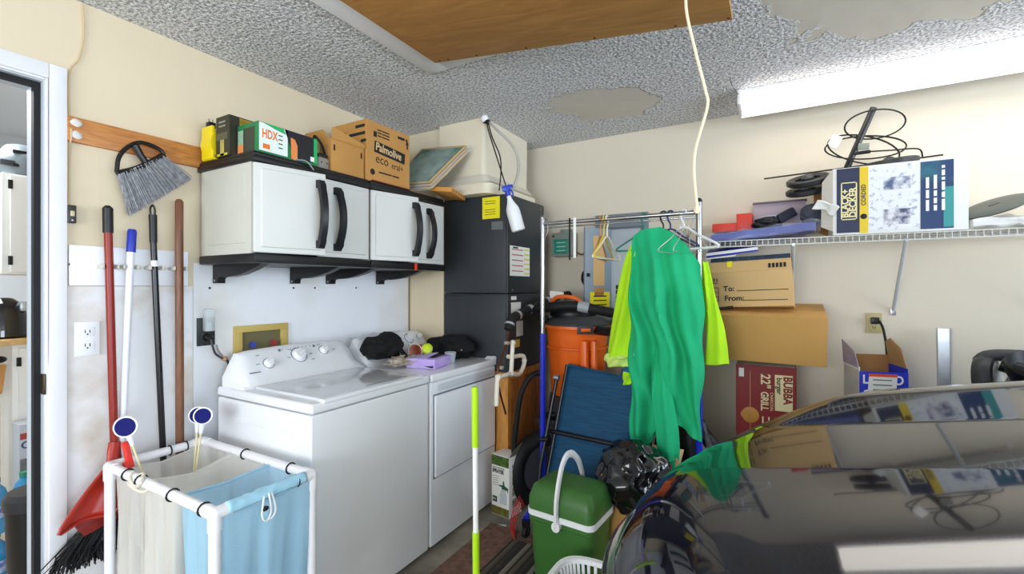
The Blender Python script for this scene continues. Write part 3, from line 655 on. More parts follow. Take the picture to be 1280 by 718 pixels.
part('lid_lip', MB().b2((0.715, WY0+0.05, 0.925), (0.756, WY1-0.05, 0.944), 0.009, 3), enamel, lid)
con = console(WY0+0.012, WY1-0.005, wm)
knob(wm, 1.315, 0.62, 0.021); knob(wm, 1.485, 0.42, 0.033); knob(wm, 1.635, 0.35, 0.021)
fu = V((-0.07, 0, 0.091)).normalized()
def face_text(parent, s, size, y, f, m, **k):
    x, z = FP(f); p = V((x, y, z))+fn*0.0012
    return bars(parent, s, size, p, YD, fu, m, **k)
gl = mat('legend_ink', '#7e8794', 0.6)
face_text(con, 'xxxxxxxx', 0.012, 1.21, 0.97, gl, bold=0.0004)
for i in range(8): face_text(con, 'o', 0.009, 1.41+0.022*i, 0.06, gl)
for y, f in ((1.27, .2), (1.44, .12), (1.61, .05), (1.42, .5), (1.545, .45), (1.545, .75), (1.255, .6), (1.69, .4)): face_text(con, 'wash', 0.008, y, f, gl)
for y in (1.395, 1.59):
    x, z = FP(0.06); part('logo_dot', MB().lathe(V((x, y, z))+fn*0.0008, [(0.008, 0), (0.008, 0.0008)], 14, fn), gl, con)

dr = thing('clothes_dryer', 'white front loading clothes dryer beside the wall return', 'dryer', (0.42, 2.18, 0))
DY_0, DY_1 = 1.857, 2.497
machine_body(DY_0, DY_1, dr)
part('top_deck', MB().b2((0.082, DY_0-0.002, 0.889), (0.755, DY_1+0.002, 0.93), 0.014, 3), enamel, dr)
part('raised_corner', MB().loft([[(0.69, DY_1-0.05, 0.925), (0.752, DY_1-0.05, 0.925), (0.752, DY_1-0.05, 0.928), (0.69, DY_1-0.05, 0.928)], [(0.69, DY_1-0.012, 0.925), (0.753, DY_1-0.012, 0.925), (0.753, DY_1-0.012, 0.948), (0.69, DY_1-0.012, 0.944)], [(0.69, DY_1, 0.925), (0.753, DY_1, 0.925), (0.753, DY_1, 0.94), (0.69, DY_1, 0.938)]]), enamel, dr)
dd = part('door', MB().b2((0.742, DY_0+0.03, 0.385), (0.757, DY_1-0.02, 0.815), 0.007, 3), enamel, dr)
part('door_gap', MB().b2((0.7445, DY_0+0.022, 0.377), (0.7462, DY_1-0.012, 0.823), 0.0005), mat('gap_grey', '#6d7480', 0.7), dr)
part('door_recess', MB().b2((0.752, DY_0+0.06, 0.835), (0.7555, DY_1-0.03, 0.872), 0.003), enamel_g, dr)
con2 = console(DY_0+0.005, DY_1-0.012, dr)
knob(dr, 2.30, 0.35, 0.03); knob(dr, 2.40, 0.32, 0.016)
# wrap sheet over the dryer's console
def sheet(u, v):
    y = 1.83+0.40*v
    pts = [(0.13, 1.06), (0.17, 1.085), (0.21, 1.03), (0.26, 0.98), (0.34, 0.954), (0.46, 0.953), (0.58, 0.956)]
    f = u*(len(pts)-1); i = min(int(f), len(pts)-2); t = f-i
    x = pts[i][0]*(1-t)+pts[i+1][0]*t; z = pts[i][1]*(1-t)+pts[i+1][1]*t
    p = V((x, y+0.02*math.sin(u*5), z+0.012))
    return p + V((0, 0, 0.016*max(-.6, noise.noise(p*14))+0.006))
solo('plastic_bag', MB().grid(sheet, 30, 30), mat('bag_film', '#dfe3ea', 0.18, alpha=0.3, spec=0.9), 'crumpled clear plastic bag spread over the dryer console', 'plastic bag')
bc = thing('black_garment', 'crumpled black garment heaped on the plastic bag beside washer lid', 'clothes', (0.30, 2.05, 0.97))
part('garment', MB().blob((0.29, 1.96, 1.035), (0.10, 0.12, 0.08), 0.38, 1.7, 4, 0.972), black_cloth, bc)
part('strap', MB().tube([(0.37, 2.02, 1.03), (0.44, 2.0, 0.99), (0.52, 1.985, 0.962), (0.62, 1.99, 0.947), (0.66, 1.985, 0.946)], 0.018, 8, sm=5, flat=(1, .25)), black_cloth, bc)
part('button', MB().lathe((0.375, 2.07, 1.105), [(0.006, 0), (0.004, 0.003)], 10, (1, -.5, .5)), steel, bc)
solo('lace_cloth', MB().blob((0.45, 2.0, 0.962), (0.085, 0.12, 0.03), 0.5, 2.6, 9, 0.949), mat('lace', '#d8cdbf', 0.9, col2='#8a7462', vscale=35), 'crumpled cream and brown lace cloth under the black garment', 'cloth')
cu = thing('red_cup', 'red plastic cup with white inside lying on its side', 'cup', (0.35, 2.21, 0.95))
ax = V((-0.28, 0.95, -0.02)).normalized(); cc = V((0.37, 2.16, 0.992))
part('cup_wall', MB().lathe(cc, [(0.045, 0), (0.030, 0.115)], 24, ax, False, True), mat('cup_red', '#d5331c', 0.3), cu, solid=0.0012)
part('cup_inside', MB().lathe(cc+ax*0.001, [(0.0435, 0), (0.0285, 0.111)], 24, ax, False, True), mat('cup_inside', '#d88c74', 0.35), cu, solid=0.0008)
part('rim', MB().tube([cc + (ax.orthogonal().normalized()*math.cos(t*math.pi/12) + ax.cross(ax.orthogonal().normalized())*math.sin(t*math.pi/12))*0.0455 for t in range(24)], 0.0025, 6, closed=True), ink_w, cu)
tb = thing('tennis_ball', 'yellow green tennis ball beside the red cup', 'ball', (0.47, 2.17, 0.965))
part('felt', MB().ball((0.50, 2.12, 1.021), 0.033, 12), mat('tennis_felt', '#c8de24', 0.95, bump=0.3, bscale=400), tb)
part('seam', MB().tube([V((0.50, 2.12, 1.021)) + 0.033*V((math.cos(a)*math.cos(.45*math.sin(2*a)), math.sin(a)*math.cos(.45*math.sin(2*a)), math.sin(.45*math.sin(2*a)))) for a in [i*math.pi/24 for i in range(48)]], 0.0011, 4, closed=True), ink_w, tb)
tx = thing('tissue_box', 'lilac tissue box lying open at front of dryer top', 'box', (0.56, 2.05, 0.931))
Mx = Matrix.Translation((0.56, 2.065, 0.932)) @ Matrix.Rotation(R(12), 4, 'Z')
part('carton', MB().b2((-0.09, -0.10, 0), (0.09, 0.10, 0.055), 0.003).xf(Mx), mat('lilac_print', '#b79be0', 0.6, col2='#cdb9ec', vscale=14), tx)
part('torn_flap', MB().prism([(-0.05, -0.09, 0.056), (0.03, -0.09, 0.056), (0.03, 0.06, 0.07), (-0.05, 0.08, 0.06)], (0, 0, 0.002)).xf(Mx), mat('lilac_flap', '#c9b4ef', 0.6), tx)
part('opening', MB().b2((0.0, -0.05, 0.0551), (0.06, 0.09, 0.0556)).xf(Mx), mat('box_dark', '#3a2f4c', 0.9), tx)
cc2 = thing('clear_cup', 'small clear plastic cup at front of dryer top', 'cup', (0.585, 2.235, 0.931))
part('cup_wall', MB().lathe((0.585, 2.235, 0.931), [(0.026, 0), (0.036, 0.062)], 20, cap1=False), mat('cup_clear', '#dfe8f2', 0.1, alpha=0.4), cc2, solid=0.001)
bc2 = thing('black_jacket', 'folded black jacket heaped at the far end of dryer', 'clothes', (0.46, 2.37, 0.931))
part('garment', MB().blob((0.47, 2.395, 0.985), (0.15, 0.10, 0.088), 0.42, 1.8, 11, 0.932), black_cloth, bc2)
part('button', MB().lathe((0.60, 2.33, 0.995), [(0.006, 0), (0.004, 0.003)], 10, (1, -.5, .5)), steel, bc2)

# ------------------------------------------------------------------ laundry sorter
pvc = mat('white_pvc', '#f0eff2', 0.32)
ls = thing('laundry_sorter', 'white pipe laundry sorter frame holding mesh bags', 'laundry sorter', (0.5, 0.9, 0))
sx0, sx1, sy0, sy1, sz = 0.148, 0.868, 0.735, 1.06, 0.72
pr = 0.0165
def pipe(a, b, nm='pipe'): part(nm, MB().cyl(a, b, pr, n=14), pvc, ls)
for z in (sz, 0.08):
    pipe((sx0, sy0, z), (sx1, sy0, z), 'top_rail' if z > .5 else 'bottom_rail'); pipe((sx0, sy1, z), (sx1, sy1, z), 'top_rail' if z > .5 else 'bottom_rail')
    pipe((sx0, sy0, z), (sx0, sy1, z), 'top_rail' if z > .5 else 'bottom_rail'); pipe((sx1, sy0, z), (sx1, sy1, z), 'top_rail' if z > .5 else 'bottom_rail')
for x in (sx0, sx1):
    for y in (sy0, sy1):
        pipe((x, y, 0.0), (x, y, sz), 'leg')
        dx = 0.045 if x == sx0 else -0.045; dy = 0.045 if y == sy0 else -0.045
        part('corner_elbow', MB().cyl((x, y, sz+.004), (x, y, sz-0.05), 0.0195).cyl((x, y, sz), (x+dx, y, sz), 0.0195).cyl((x, y, sz), (x, y+dy, sz), 0.0195).ball((x, y, sz), 0.0196, 8), pvc, ls)
mesh_w = mesh_fabric('cream_mesh', '#f3f0e8', 0.36); mesh_b = mesh_fabric('blue_mesh', '#b8e2f8', 0.28)
def bag(x0, x1, m, label, seed, sag=0.03, over=0.0):
    xm, ym = (x0+x1)/2, (sy0+sy1)/2; hx, hy = (x1-x0)/2, (sy1-sy0)/2-0.003
    n = 72; rings = []
    for i in range(22):
        t = i/21; ring = []
        for j in range(n):
            a = 2*math.pi*j/n; c, s_ = math.cos(a), math.sin(a)
            k = 1/max(abs(c), abs(s_)); k = k*0.82+0.18*1.0*1.1 if k > 1 else k
            k = min(k, 1.32)
            sh = 1.0 - 0.22*t
            x = xm+hx*c*k*sh; y = ym+hy*s_*k*(1-0.10*t)
            z = sz-0.004 - t*0.56
            if t < 0.08: pass
            edge = max(0, 1-abs(k-1)*3)
            z -= sag*edge*(1-t)*(1 if abs(c) > abs(s_) else 0.35)
            w = (0.010*math.sin(a*9+seed)+0.007*math.sin(a*17+seed*2+t*3))*min(1, 0.25+t*1.6)
            x += w*c*k; y += w*s_*k
            ring.append((x, y, z))
        rings.append(ring)
    q = MB().loft(rings, True, False, True)
    b = solo('laundry_bag', q, m, label, 'laundry bag', 'mesh laundry bags in the sorter', ang=80)
    top = rings[0]
    part('hem', MB().tube(top[::3], 0.005, 6, closed=True, sm=2), m, b)
    return b
bag(sx0+0.012, 0.392, mesh_w, 'cream mesh laundry bag at the wall end of sorter', 1)
bag(0.402, 0.622, mesh_w, 'cream mesh laundry bag in the middle of sorter', 4)
bb = bag(0.632, sx1+0.014, mesh_b, 'light blue mesh laundry bag at the front of sorter', 7, 0.012)
# blue cloth folded over the front rail
def cuff(u, v):
    a = -0.2+2.6*u; y = sy0+0.03+(sy1-sy0-0.06)*v
    r = 0.0205+0.004*noise.noise(V((u*3, v*14, 2)))
    return (sx1+r*math.cos(a*1.25-0.2), y, sz+r*math.sin(a*1.25-0.2)+0.0)
part('folded_cuff', MB().grid(cuff, 12, 26), mat('blue_cuff', '#a9d8ee', 0.8), bb, solid=0.0015)
part('string', MB().tube([(sx1+0.025, 0.87, sz+0.005), (sx1+0.03, 0.86, sz-0.05), (sx1+0.028, 0.875, sz-0.075), (sx1+0.03, 0.89, sz-0.05), (sx1+0.026, 0.885, sz+0.01)], 0.003, 6, sm=6), ink_w, bb)
part('string', MB().tube([(sx1+0.025, 0.895, sz+0.008), (sx1+0.03, 0.905, sz-0.045), (sx1+0.03, 0.895, sz-0.07), (sx1+0.028, 0.875, sz-0.072)], 0.003, 6, sm=6), ink_w, bb)
part('cord_lock', MB().ball((sx1+0.028, 0.872, sz-0.035), (0.008, 0.012, 0.008), 6), black_pl, bb)
for (x, y, ax) in ((0.30, sy0, 'x'), (0.40, sy0, 'x'), (0.62, sy0, 'x'), (0.81, sy0, 'x'), (sx0, 0.93, 'y'), (sx0, 0.99, 'y'), (0.75, sy1, 'x'), (sx1, 1.0, 'y'), (0.46, sy1, 'x')):
    pts = []
    for i in range(12):
        a = i*math.pi/6; r = 0.0195
        pts.append((x, y+r*math.cos(a), sz+r*math.sin(a)) if ax == 'x' else (x+r*math.cos(a), y, sz+r*math.sin(a)))
    part('black_tie', MB().tube(pts, 0.0028, 6, closed=True), black_rb, ls)
part('knotted_cord', MB().tube([(0.34, sy0, sz+0.02), (0.37, sy0-0.02, sz+0.005), (0.41, sy0-0.018, sz-0.012), (0.45, sy0-0.02, sz+0.012), (0.40, sy0+0.005, sz+0.022), (0.36, sy0-0.02, sz-0.01), (0.46, sy0-0.015, sz-0.02), (0.50, sy0, sz+0.02)], 0.0055, 8, sm=6), mat('cord_cream', '#ddd6c6', 0.8), ls)
# round blue and white sign paddles
def paddle(name, label, disc, tip, r, fx=0.0):
    disc, tip = V(disc), V(tip)
    o = thing(name, label, 'paddle', tip, 'round paddles in the laundry sorter')
    n = V((0.72, -0.68, 0.1)).normalized()
    part('rim_disc', MB().lathe(disc-n*0.006, [(r*0.9, 0), (r, 0.003), (r, 0.010), (r*0.88, 0.012)], 28, n), white_pl, o)
    part('blue_face', MB().lathe(disc+n*0.0055, [(r*0.86, 0), (r*0.84, 0.0015)], 28, n), mat('paddle_blue', '#0a0f62', 0.6, spec=0.2), o)
    d = (tip-disc).normalized()
    part('ferrule', MB().tube([disc+d*r*0.9, disc+d*(r+0.035)], 0.008, 10, rad=lambda t: 0.011-0.005*t), white_pl, o)
    part('stick', MB().cyl(disc+d*(r+0.02), tip, 0.0035, n=8), mat('stick_wood', '#e3d7a6', 0.6), o)
paddle('sign_paddle', 'blue and white round paddle beside red broom handle', (0.20, 0.765, 0.868), (0.275, 0.82, 0.58), 0.0395)
paddle('sign_paddle', 'front one of two blue paddles at the back of the sorter', (0.264, 1.0, 0.861), (0.295, 0.945, 0.56), 0.0355)
paddle('sign_paddle', 'rear one of two blue paddles at the back of the sorter', (0.205, 1.01, 0.853), (0.272, 0.955, 0.56), 0.0355)
rc = thing('red_peg', 'red plastic clip hanging on the paddle stick', 'clip', (0.185, 0.78, 0.70))
part('peg_arm', MB().box((0.183, 0.775, 0.765), (0.018, 0.022, 0.085), 0.006, rot=(0.1, -0.25, 0)), mat('peg_red', '#e23326', 0.35), rc)
part('peg_jaw', MB().box((0.195, 0.775, 0.722), (0.022, 0.03, 0.03), 0.006, rot=(0.1, -0.35, 0)), MATS['peg_red'], rc)

# ------------------------------------------------------------------ air handler, its stand, duct and pipes
ah = thing('air_handler', 'tall dark grey air handler cabinet on a wooden stand', 'air handler', (0.578, 2.77, 0.845))
ahm = mat('air_handler_steel', '#383c40', 0.42, 0.25, var=0.08, vscale=3)
part('lower_cabinet', MB().b2((0.323, 2.507, 0.845), (0.833, 3.03, 1.345), 0.004), ahm, ah)
part('upper_cabinet', MB().b2((0.323, 2.507, 1.350), (0.833, 3.03, 1.985), 0.004), ahm, ah)
part('access_panel', MB().b2((0.335, 2.5, 1.36), (0.822, 2.508, 1.965), 0.003), ahm, ah)
part('access_panel', MB().b2((0.335, 2.5, 0.86), (0.822, 2.508, 1.335), 0.003), ahm, ah)
for y in (2.56, 2.97):
    for z in (1.37, 1.95): part('screw', MB().cyl((0.833, y, z), (0.836, y, z), 0.005), steel, ah)
xf_ = 0.8335
decal(ah, 'energy_label', (xf_, 2.665, 1.56), 0.27, 0.195, YD, ZD, paper)
for i in range(5): decal(ah, 'label_line', (xf_+.001, 2.63, 1.635-0.035*i), 0.15, 0.006, YD, ZD, mat('red_ink', '#b3483a', 0.6))
for i in range(6): decal(ah, 'label_line', (xf_+.001, 2.755, 1.64-0.032*i), 0.07, 0.012, YD, ZD, mat('soft_yellow_ink', '#e3dc6a', 0.6))
bars(ah, 'NOTICE', 0.02, (xf_+.001, 2.57, 1.642), YD, ZD, ink, bold=0.0005)
decal(ah, 'rating_label', (xf_, 2.61, 1.235), 0.13, 0.11, YD, ZD, paper)
decal(ah, 'small_label', (xf_, 2.58, 1.318), 0.07, 0.024, YD, ZD, paper)
decal(ah, 'barcode_label', (xf_, 2.66, 1.115), 0.09, 0.1, YD, ZD, mat('old_paper', '#b9b4a8', 0.7))
decal(ah, 'yellow_label', (xf_, 2.62, 1.02), 0.08, 0.05, YD, ZD, mat('ochre_label', '#b9962c', 0.6))
decal(ah, 'maker_plate', (0.757, 2.4995, 1.785), 0.085, 0.052, XD, ZD, mat('plate_grey', '#777b7e', 0.4, 0.4))
nt_ = solo('yellow_notice', MB().b2((0.645, 2.497, 1.832), (0.778, 2.4985, 1.972)), yellow_pp, 'yellow paper notice taped on air handler front', 'notice', smooth=False)
for i, z in enumerate((1.945, 1.93, 1.89, 1.875, 1.86)): decal(nt_, 'print_line', (0.705, 2.4968, z), 0.08, 0.004, XD, ZD, mat('olive_ink', '#6b6518', 0.7))
st = thing('wood_stand', 'wooden plywood stand under the air handler', 'stand', (0.57, 2.77, 0))
part('plywood_side', MB().b2((0.815, 2.55, 0.02), (0.833, 3.03, 0.80)), wood('red_plywood', '#8d4d1c', '#c07a38', (6, 6, 1.5), 0.6, 2.5), st)
part('post', MB().b2((0.742, 2.507, 0.0), (0.833, 2.548, 0.80), 0.002), wood('post_wood', '#b5742c', '#d99a4c', (9, 9, 1.2), 0.6, 3), st)
part('post', MB().b2((0.323, 2.507, 0.0), (0.41, 2.548, 0.80), 0.002), MATS['post_wood'], st)
part('front_panel', MB().b2((0.41, 2.525, 0.0), (0.742, 2.543, 0.80)), MATS['red_plywood'], st)
part('platform', MB().b2((0.32, 2.5, 0.80), (0.84, 3.03, 0.843), 0.002), MATS['post_wood'], st)
part('rear_panel', MB().b2((0.323, 3.0, 0), (0.815, 3.02, 0.80)), MATS['red_plywood'], st)
# duct plenum
pm = mat('plenum_board', '#e6dcc4', 0.65, var=0.08, vscale=4, bump=0.06, bscale=14)
pn = thing('duct_plenum', 'cream duct plenum box between air handler and ceiling', 'duct', (0.5, 2.74, 1.985))
def psec(z, g, rr):
    x0, x1, y0, y1 = 0.318-0.0, 0.69+g, 2.452-g*0.5, 3.05+g
    pts = []
    for (cx_, cy_, a0) in ((x1-rr, y1-rr, 0), (x0+.01, y1-rr, 90), (x0+.01, y0+.01, 180), (x1-rr, y0+rr, 270)):
        r_ = rr if cx_ > 0.5 else 0.01
        for k in range(6):
            a = R(a0+18*k); pts.append((cx_+r_*math.cos(a), cy_+r_*math.sin(a), z))
    return pts
part('box', MB().loft([psec(1.987, 0.06, 0.07), psec(2.05, 0.055, 0.06), psec(2.08, 0.02, 0.05), psec(2.13, 0.0, 0.03), psec(H-0.001, 0.0, 0.02)]), pm, pn, ang=25)
part('tape_band', MB().loft([psec(2.065, 0.046, 0.057), psec(2.115, 0.008, 0.04)], True, False, False), mat('duct_tape', '#d9d2c0', 0.35), pn)
solo('duct_board', MB().b2((0.0, 2.485, 2.12), (0.316, 2.506, H-0.001), 0.002), pm, 'narrow cream board between left wall and duct plenum', 'board')
wi = thing('thermostat_wires', 'black wires and grey conduit running down the duct plenum', 'wires', (0.72, 2.5, 2.0))
part('black_wire', MB().tube([(0.71, 2.44, H-0.01), (0.73, 2.44, 2.38), (0.77, 2.45, 2.25), (0.82, 2.47, 2.08), (0.835, 2.5, 1.99)], 0.004, 6, sm=5), black_rb, wi)
part('black_wire', MB().tube([(0.72, 2.44, H-0.02), (0.75, 2.45, 2.34), (0.80, 2.46, 2.22), (0.81, 2.46, 2.12), (0.79, 2.47, 2.0)], 0.004, 6, sm=5), black_rb, wi)
part('conduit', MB().tube([(0.70, 2.445, H-0.012), (0.76, 2.47, 2.40), (0.84, 2.55, 2.30), (0.87, 2.58, 2.18), (0.86, 2.55, 2.05), (0.83, 2.53, 1.99)], 0.009, 8, sm=6), mat('flex_conduit', '#b9b6ae', 0.4, 0.5, bump=0.5, bscale=150), wi)
part('connector', MB().cyl((0.695, 2.44, H-0.03), (0.73, 2.445, H-0.045), 0.016), black_pl, wi)
part('elbow', MB().ball((0.70, 2.44, H-0.02), 0.026, 8), white_pl, wi)
sp = thing('spray_bottle', 'white spray bottle with blue trigger hung on air handler corner', 'spray bottle', (0.87, 2.48, 1.69))
Ms = Matrix.Translation((0.865, 2.455, 1.965)) @ Euler((R(4), R(-16), R(25))).to_matrix().to_4x4()
part('bottle', MB().lathe((0, 0, -0.235), [(0.036, 0), (0.043, 0.006), (0.043, 0.12), (0.04, 0.145), (0.024, 0.18), (0.014, 0.21), (0.013, 0.235)], 24).xf(Ms), mat('milky_plastic', '#eef1f4', 0.3), sp)
tg = part('trigger_head', MB().cyl((0, 0, -0.01), (0, 0, 0.022), 0.016).box((0.0, 0, 0.04), (0.055, 0.022, 0.035), 0.006).xf(Ms), mat('trigger_blue', '#2142b8', 0.35), sp)
part('nozzle', MB().cyl((0.026, 0, 0.045), (0.042, 0, 0.045), 0.009).xf(Ms), MATS['trigger_blue'], tg)
part('trigger', MB().tube([(0.018, 0, 0.026), (0.03, 0, 0.008), (0.026, 0, -0.02)], 0.005, 8, sm=4).xf(Ms), MATS['trigger_blue'], tg)
pp = thing('drain_pipes', 'white plastic condensate drain pipes beside the dryer', 'pipes', (0.9, 2.4, 0.7))
cw = mat('pvc_cream', '#ece5d5', 0.4)
def fit(p, r=0.017): part('elbow', MB().ball(p, r, 8), cw, pp)
P1 = [(0.9, 2.452, 1.045), (0.9, 2.43, 0.86), (0.9, 2.30, 0.875), (0.9, 2.262, 0.70)]
part('pipe', MB().cyl(P1[0], P1[1], 0.0135), cw, pp); part('pipe', MB().cyl(P1[1], (0.9, 2.285, 0.862), 0.0135), cw, pp)
part('pipe', MB().tube([(0.9, 2.285, 0.862), (0.9, 2.27, 0.85), (0.9, 2.258, 0.70)], 0.0135, 12, sm=4), cw, pp)
part('trap', MB().tube([(0.9, 2.43, 0.86), (0.9, 2.53, 0.84), (0.9, 2.585, 0.875), (0.9, 2.60, 0.915), (0.9, 2.575, 0.95), (0.87, 2.50, 0.95), (0.835, 2.50, 0.95)], 0.014, 12, sm=6), cw, pp)
fit(P1[0], 0.019); fit(P1[1], 0.02); fit((0.9, 2.278, 0.862), 0.019); fit((0.9, 2.60, 0.915), 0.018)
part('copper_line', MB().tube([(0.88, 2.45, 1.13), (0.88, 2.38, 1.0), (0.88, 2.30, 0.86), (0.85, 2.45, 0.6)], 0.006, 8, sm=5), mat('copper', '#6e3e26', 0.4, 0.7), pp)
for (y, z) in ((2.40, 1.05), (2.33, 0.91)): part('pipe_clip', MB().box((0.888, y, z), (0.03, 0.022, 0.02), 0.004), mat('clip_tan', '#a79c86', 0.6), pp)
fo = thing('insulated_pipe', 'black foam insulated refrigerant pipe taped with silver bands', 'pipe', (0.9, 2.7, 1.1))
fpath = catmull([(0.90, 2.40, 1.13), (0.90, 2.44, 1.19), (0.90, 2.58, 1.225), (0.91, 2.8, 1.27), (0.93, 3.03, 1.315), (0.95, YB-0.012, 1.33)], 6)
part('foam', MB().tube(fpath, 0.03, 14), mat('foam_black', '#1c1d1f', 0.85, bump=0.2, bscale=90), fo)
for k in (3, 9, 14, 20): part('tape_band', MB().tube(fpath[k:k+2], 0.0308, 14), mat('silver_tape', '#c9cccc', 0.35, 0.6), fo)

# ------------------------------------------------------------------ back wall: timer box and breaker panel
grey_p = mat('panel_grey', '#8f9ba6', 0.45)
tmb = thing('timer_box', 'small grey timer box with green face on back wall', 'timer', (0.93, YB, 1.615))
part('case', MB().b2((0.845, 3.13, 1.618), (1.02, YB, 1.795), 0.006), mat('timer_grey', '#8b948c', 0.5), tmb)
part('top_lug', MB().b2((0.90, 3.17, 1.793), (0.98, YB, 1.825), 0.004), MATS['timer_grey'], tmb)
part('green_face', MB().b2((0.865, 3.127, 1.635), (0.985, 3.131, 1.745), 0.002), mat('green_label', '#1f7a66', 0.5, col2='#2f9a80', vscale=30), tmb)
for k in range(3): decal(tmb, 'print_line', (0.925, 3.1268, 1.72-0.03*k), 0.07, 0.008, XD, ZD, mat('pale_green_ink', '#9ed0c0', 0.6))
part('latch', MB().cyl((0.865, 3.13, 1.77), (0.865, 3.124, 1.77), 0.007), black_pl, tmb)
part('lead', MB().tube([(1.02, 3.19, 1.65), (1.06, 3.2, 1.63), (1.10, 3.2, 1.65), (1.17, 3.205, 1.64)], 0.006, 8, sm=5), mat('brown_lead', '#7d5a3c', 0.6), tmb)
solo('black_strap', MB().tube([(1.10, 3.2, 1.52), (1.075, 3.19, 1.49), (1.07, 3.19, 1.44), (1.09, 3.2, 1.40)], 0.009, 8, sm=5), black_rb, 'short black cable loop on wall beside breaker panel', 'cable')
ep = thing('breaker_panel', 'grey electrical breaker panel with open door on back wall', 'breaker panel', (1.36, YB, 1.1))
part('cover', MB().b2((1.166, 3.195, 1.12), (1.545, YB, 1.91), 0.004), mat('cover_grey', '#77828c', 0.5), ep)
part('inner_plate', MB().b2((1.285, 3.185, 1.16), (1.50, 3.196, 1.80), 0.003), mat('inner_grey', '#b3bcc4', 0.45), ep)
part('door_frame', MB().b2((1.27, 3.18, 1.80), (1.515, 3.197, 1.815)).b2((1.50, 3.18, 1.15), (1.515, 3.197, 1.80)), mat('frame_dark', '#5d6770', 0.5), ep)
dvx = V((1.175-1.285, 2.955-3.185, 0)); dl = dvx.length; dvx.normalize(); dn = V((-dvx.y, dvx.x, 0))
Md = Matrix(((dvx.x, dn.x, 0, 1.285), (dvx.y, dn.y, 0, 3.185), (0, 0, 1, 0), (0, 0, 0, 1)))
dof = part('door', MB().b2((0, -0.008, 1.15), (dl, 0.008, 1.80), 0.003).xf(Md), grey_p, ep)
fside = 0.0085 if (Md.to_3x3() @ V((0, 1, 0))).dot(V((2.3, 0, 0))-V((1.2, 3, 0))) > 0 else -0.0085
def dq(nm, u0, u1, z0, z1, m, e=0.0):
    s_ = fside*1.0; t_ = s_+(0.001 if s_ > 0 else -0.001)
    return part(nm, MB().b2((dl*u0, min(s_, t_)-e, z0), (dl*u1, max(s_, t_)+e, z1)).xf(Md), m, dof, smooth=False)
dq('circuit_directory', 0.28, 0.7, 1.40, 1.745, mat('manila', '#d8b078', 0.7)); dq('circuit_directory', 0.30, 0.66, 1.33, 1.385, mat('manila_dark', '#c08a4a', 0.7))
dq('warning_label', 0.08, 0.82, 1.245, 1.355, yellow_pp)
for k in range(3): dq('print_line', 0.2, 0.7, 1.262+0.03*k, 1.27+0.03*k, ink, 0.0006)
dq('latch', 0.84, 0.95, 1.46, 1.485, black_pl, 0.004)
for c_ in range(2):
    for r_ in range(6):
        b = part('breaker', MB().b2((1.325+0.085*c_, 3.178, 1.20+0.035*r_), (1.395+0.085*c_, 3.187, 1.229+0.035*r_), 0.002), black_pl, ep)
        part('breaker_switch', MB().b2((1.35+0.085*c_, 3.172, 1.209+0.035*r_), (1.368+0.085*c_, 3.179, 1.22+0.035*r_), 0.002), ink_w if r_ % 3 else dark_gr, b)

# ------------------------------------------------------------------ garment rack
gr = thing('garment_rack', 'chrome and blue rolling garment rack beside the car', 'garment rack', (1.54, 2.45, 0))
rx0, rx1, ry = 1.105, 1.973, 2.45
for x, ztop, zb in ((rx0, 1.80, 1.115), (rx1, 1.82, 0.98)):
    part('chrome_post', MB().cyl((x, ry, zb), (x, ry, ztop), 0.0145), chrome, gr)
    part('blue_post', MB().cyl((x, ry, 0.12), (x, ry, zb), 0.0165), blue_paint, gr)
    part('post_cap', MB().ball((x, ry, ztop), 0.016, 8), black_pl if x == rx1 else chrome, gr)
    part('base_bar', MB().tube([(x, 2.24, 0.105), (x, 2.30, 0.125), (x, ry, 0.14), (x, 2.60, 0.125), (x, 2.66, 0.105)], 0.0165, 12, sm=4), blue_paint, gr)
    for y in (2.24, 2.66):
        w = part('caster', MB().cyl((x-0.012, y, 0.032), (x+0.012, y, 0.032), 0.032), black_rb, gr)
        part('caster_fork', MB().b2((x-0.018, y-0.012, 0.03), (x-0.014, y+0.012, 0.10)).b2((x+0.014, y-0.012, 0.03), (x+0.018, y+0.012, 0.10)).b2((x-0.018, y-0.016, 0.07), (x+0.018, y+0.016, 0.1)), black_pl, w)
part('hanging_rail', MB().cyl((rx0, ry, 1.765), (rx1, ry, 1.765), 0.0115), chrome, gr)
part('upper_bar', MB().cyl((rx0, ry+0.012, 1.742), (rx1, ry+0.012, 1.742), 0.005), chrome, gr)
part('rail_clip', MB().tube([(rx0+0.012, ry-0.01, 1.80), (rx0+0.035, ry-0.012, 1.78), (rx0+0.04, ry-0.012, 1.72), (rx0+0.02, ry-0.012, 1.68)], 0.003, 6, sm=5), chrome, gr)
part('lower_bar', MB().cyl((rx0, ry, 0.135), (rx1, ry, 0.135), 0.0125), blue_paint, gr)
solo('black_ribbon', MB().b2((1.278, ry-0.014, 1.545), (1.288, ry-0.0118, 1.785)), black_rb, 'narrow black strap hanging from the clothes rail', 'strap')
solo('white_ribbon', MB().b2((1.306, ry-0.0145, 1.555), (1.322, ry-0.0118, 1.785)), ink_w, 'narrow white strap hanging from the clothes rail', 'strap')
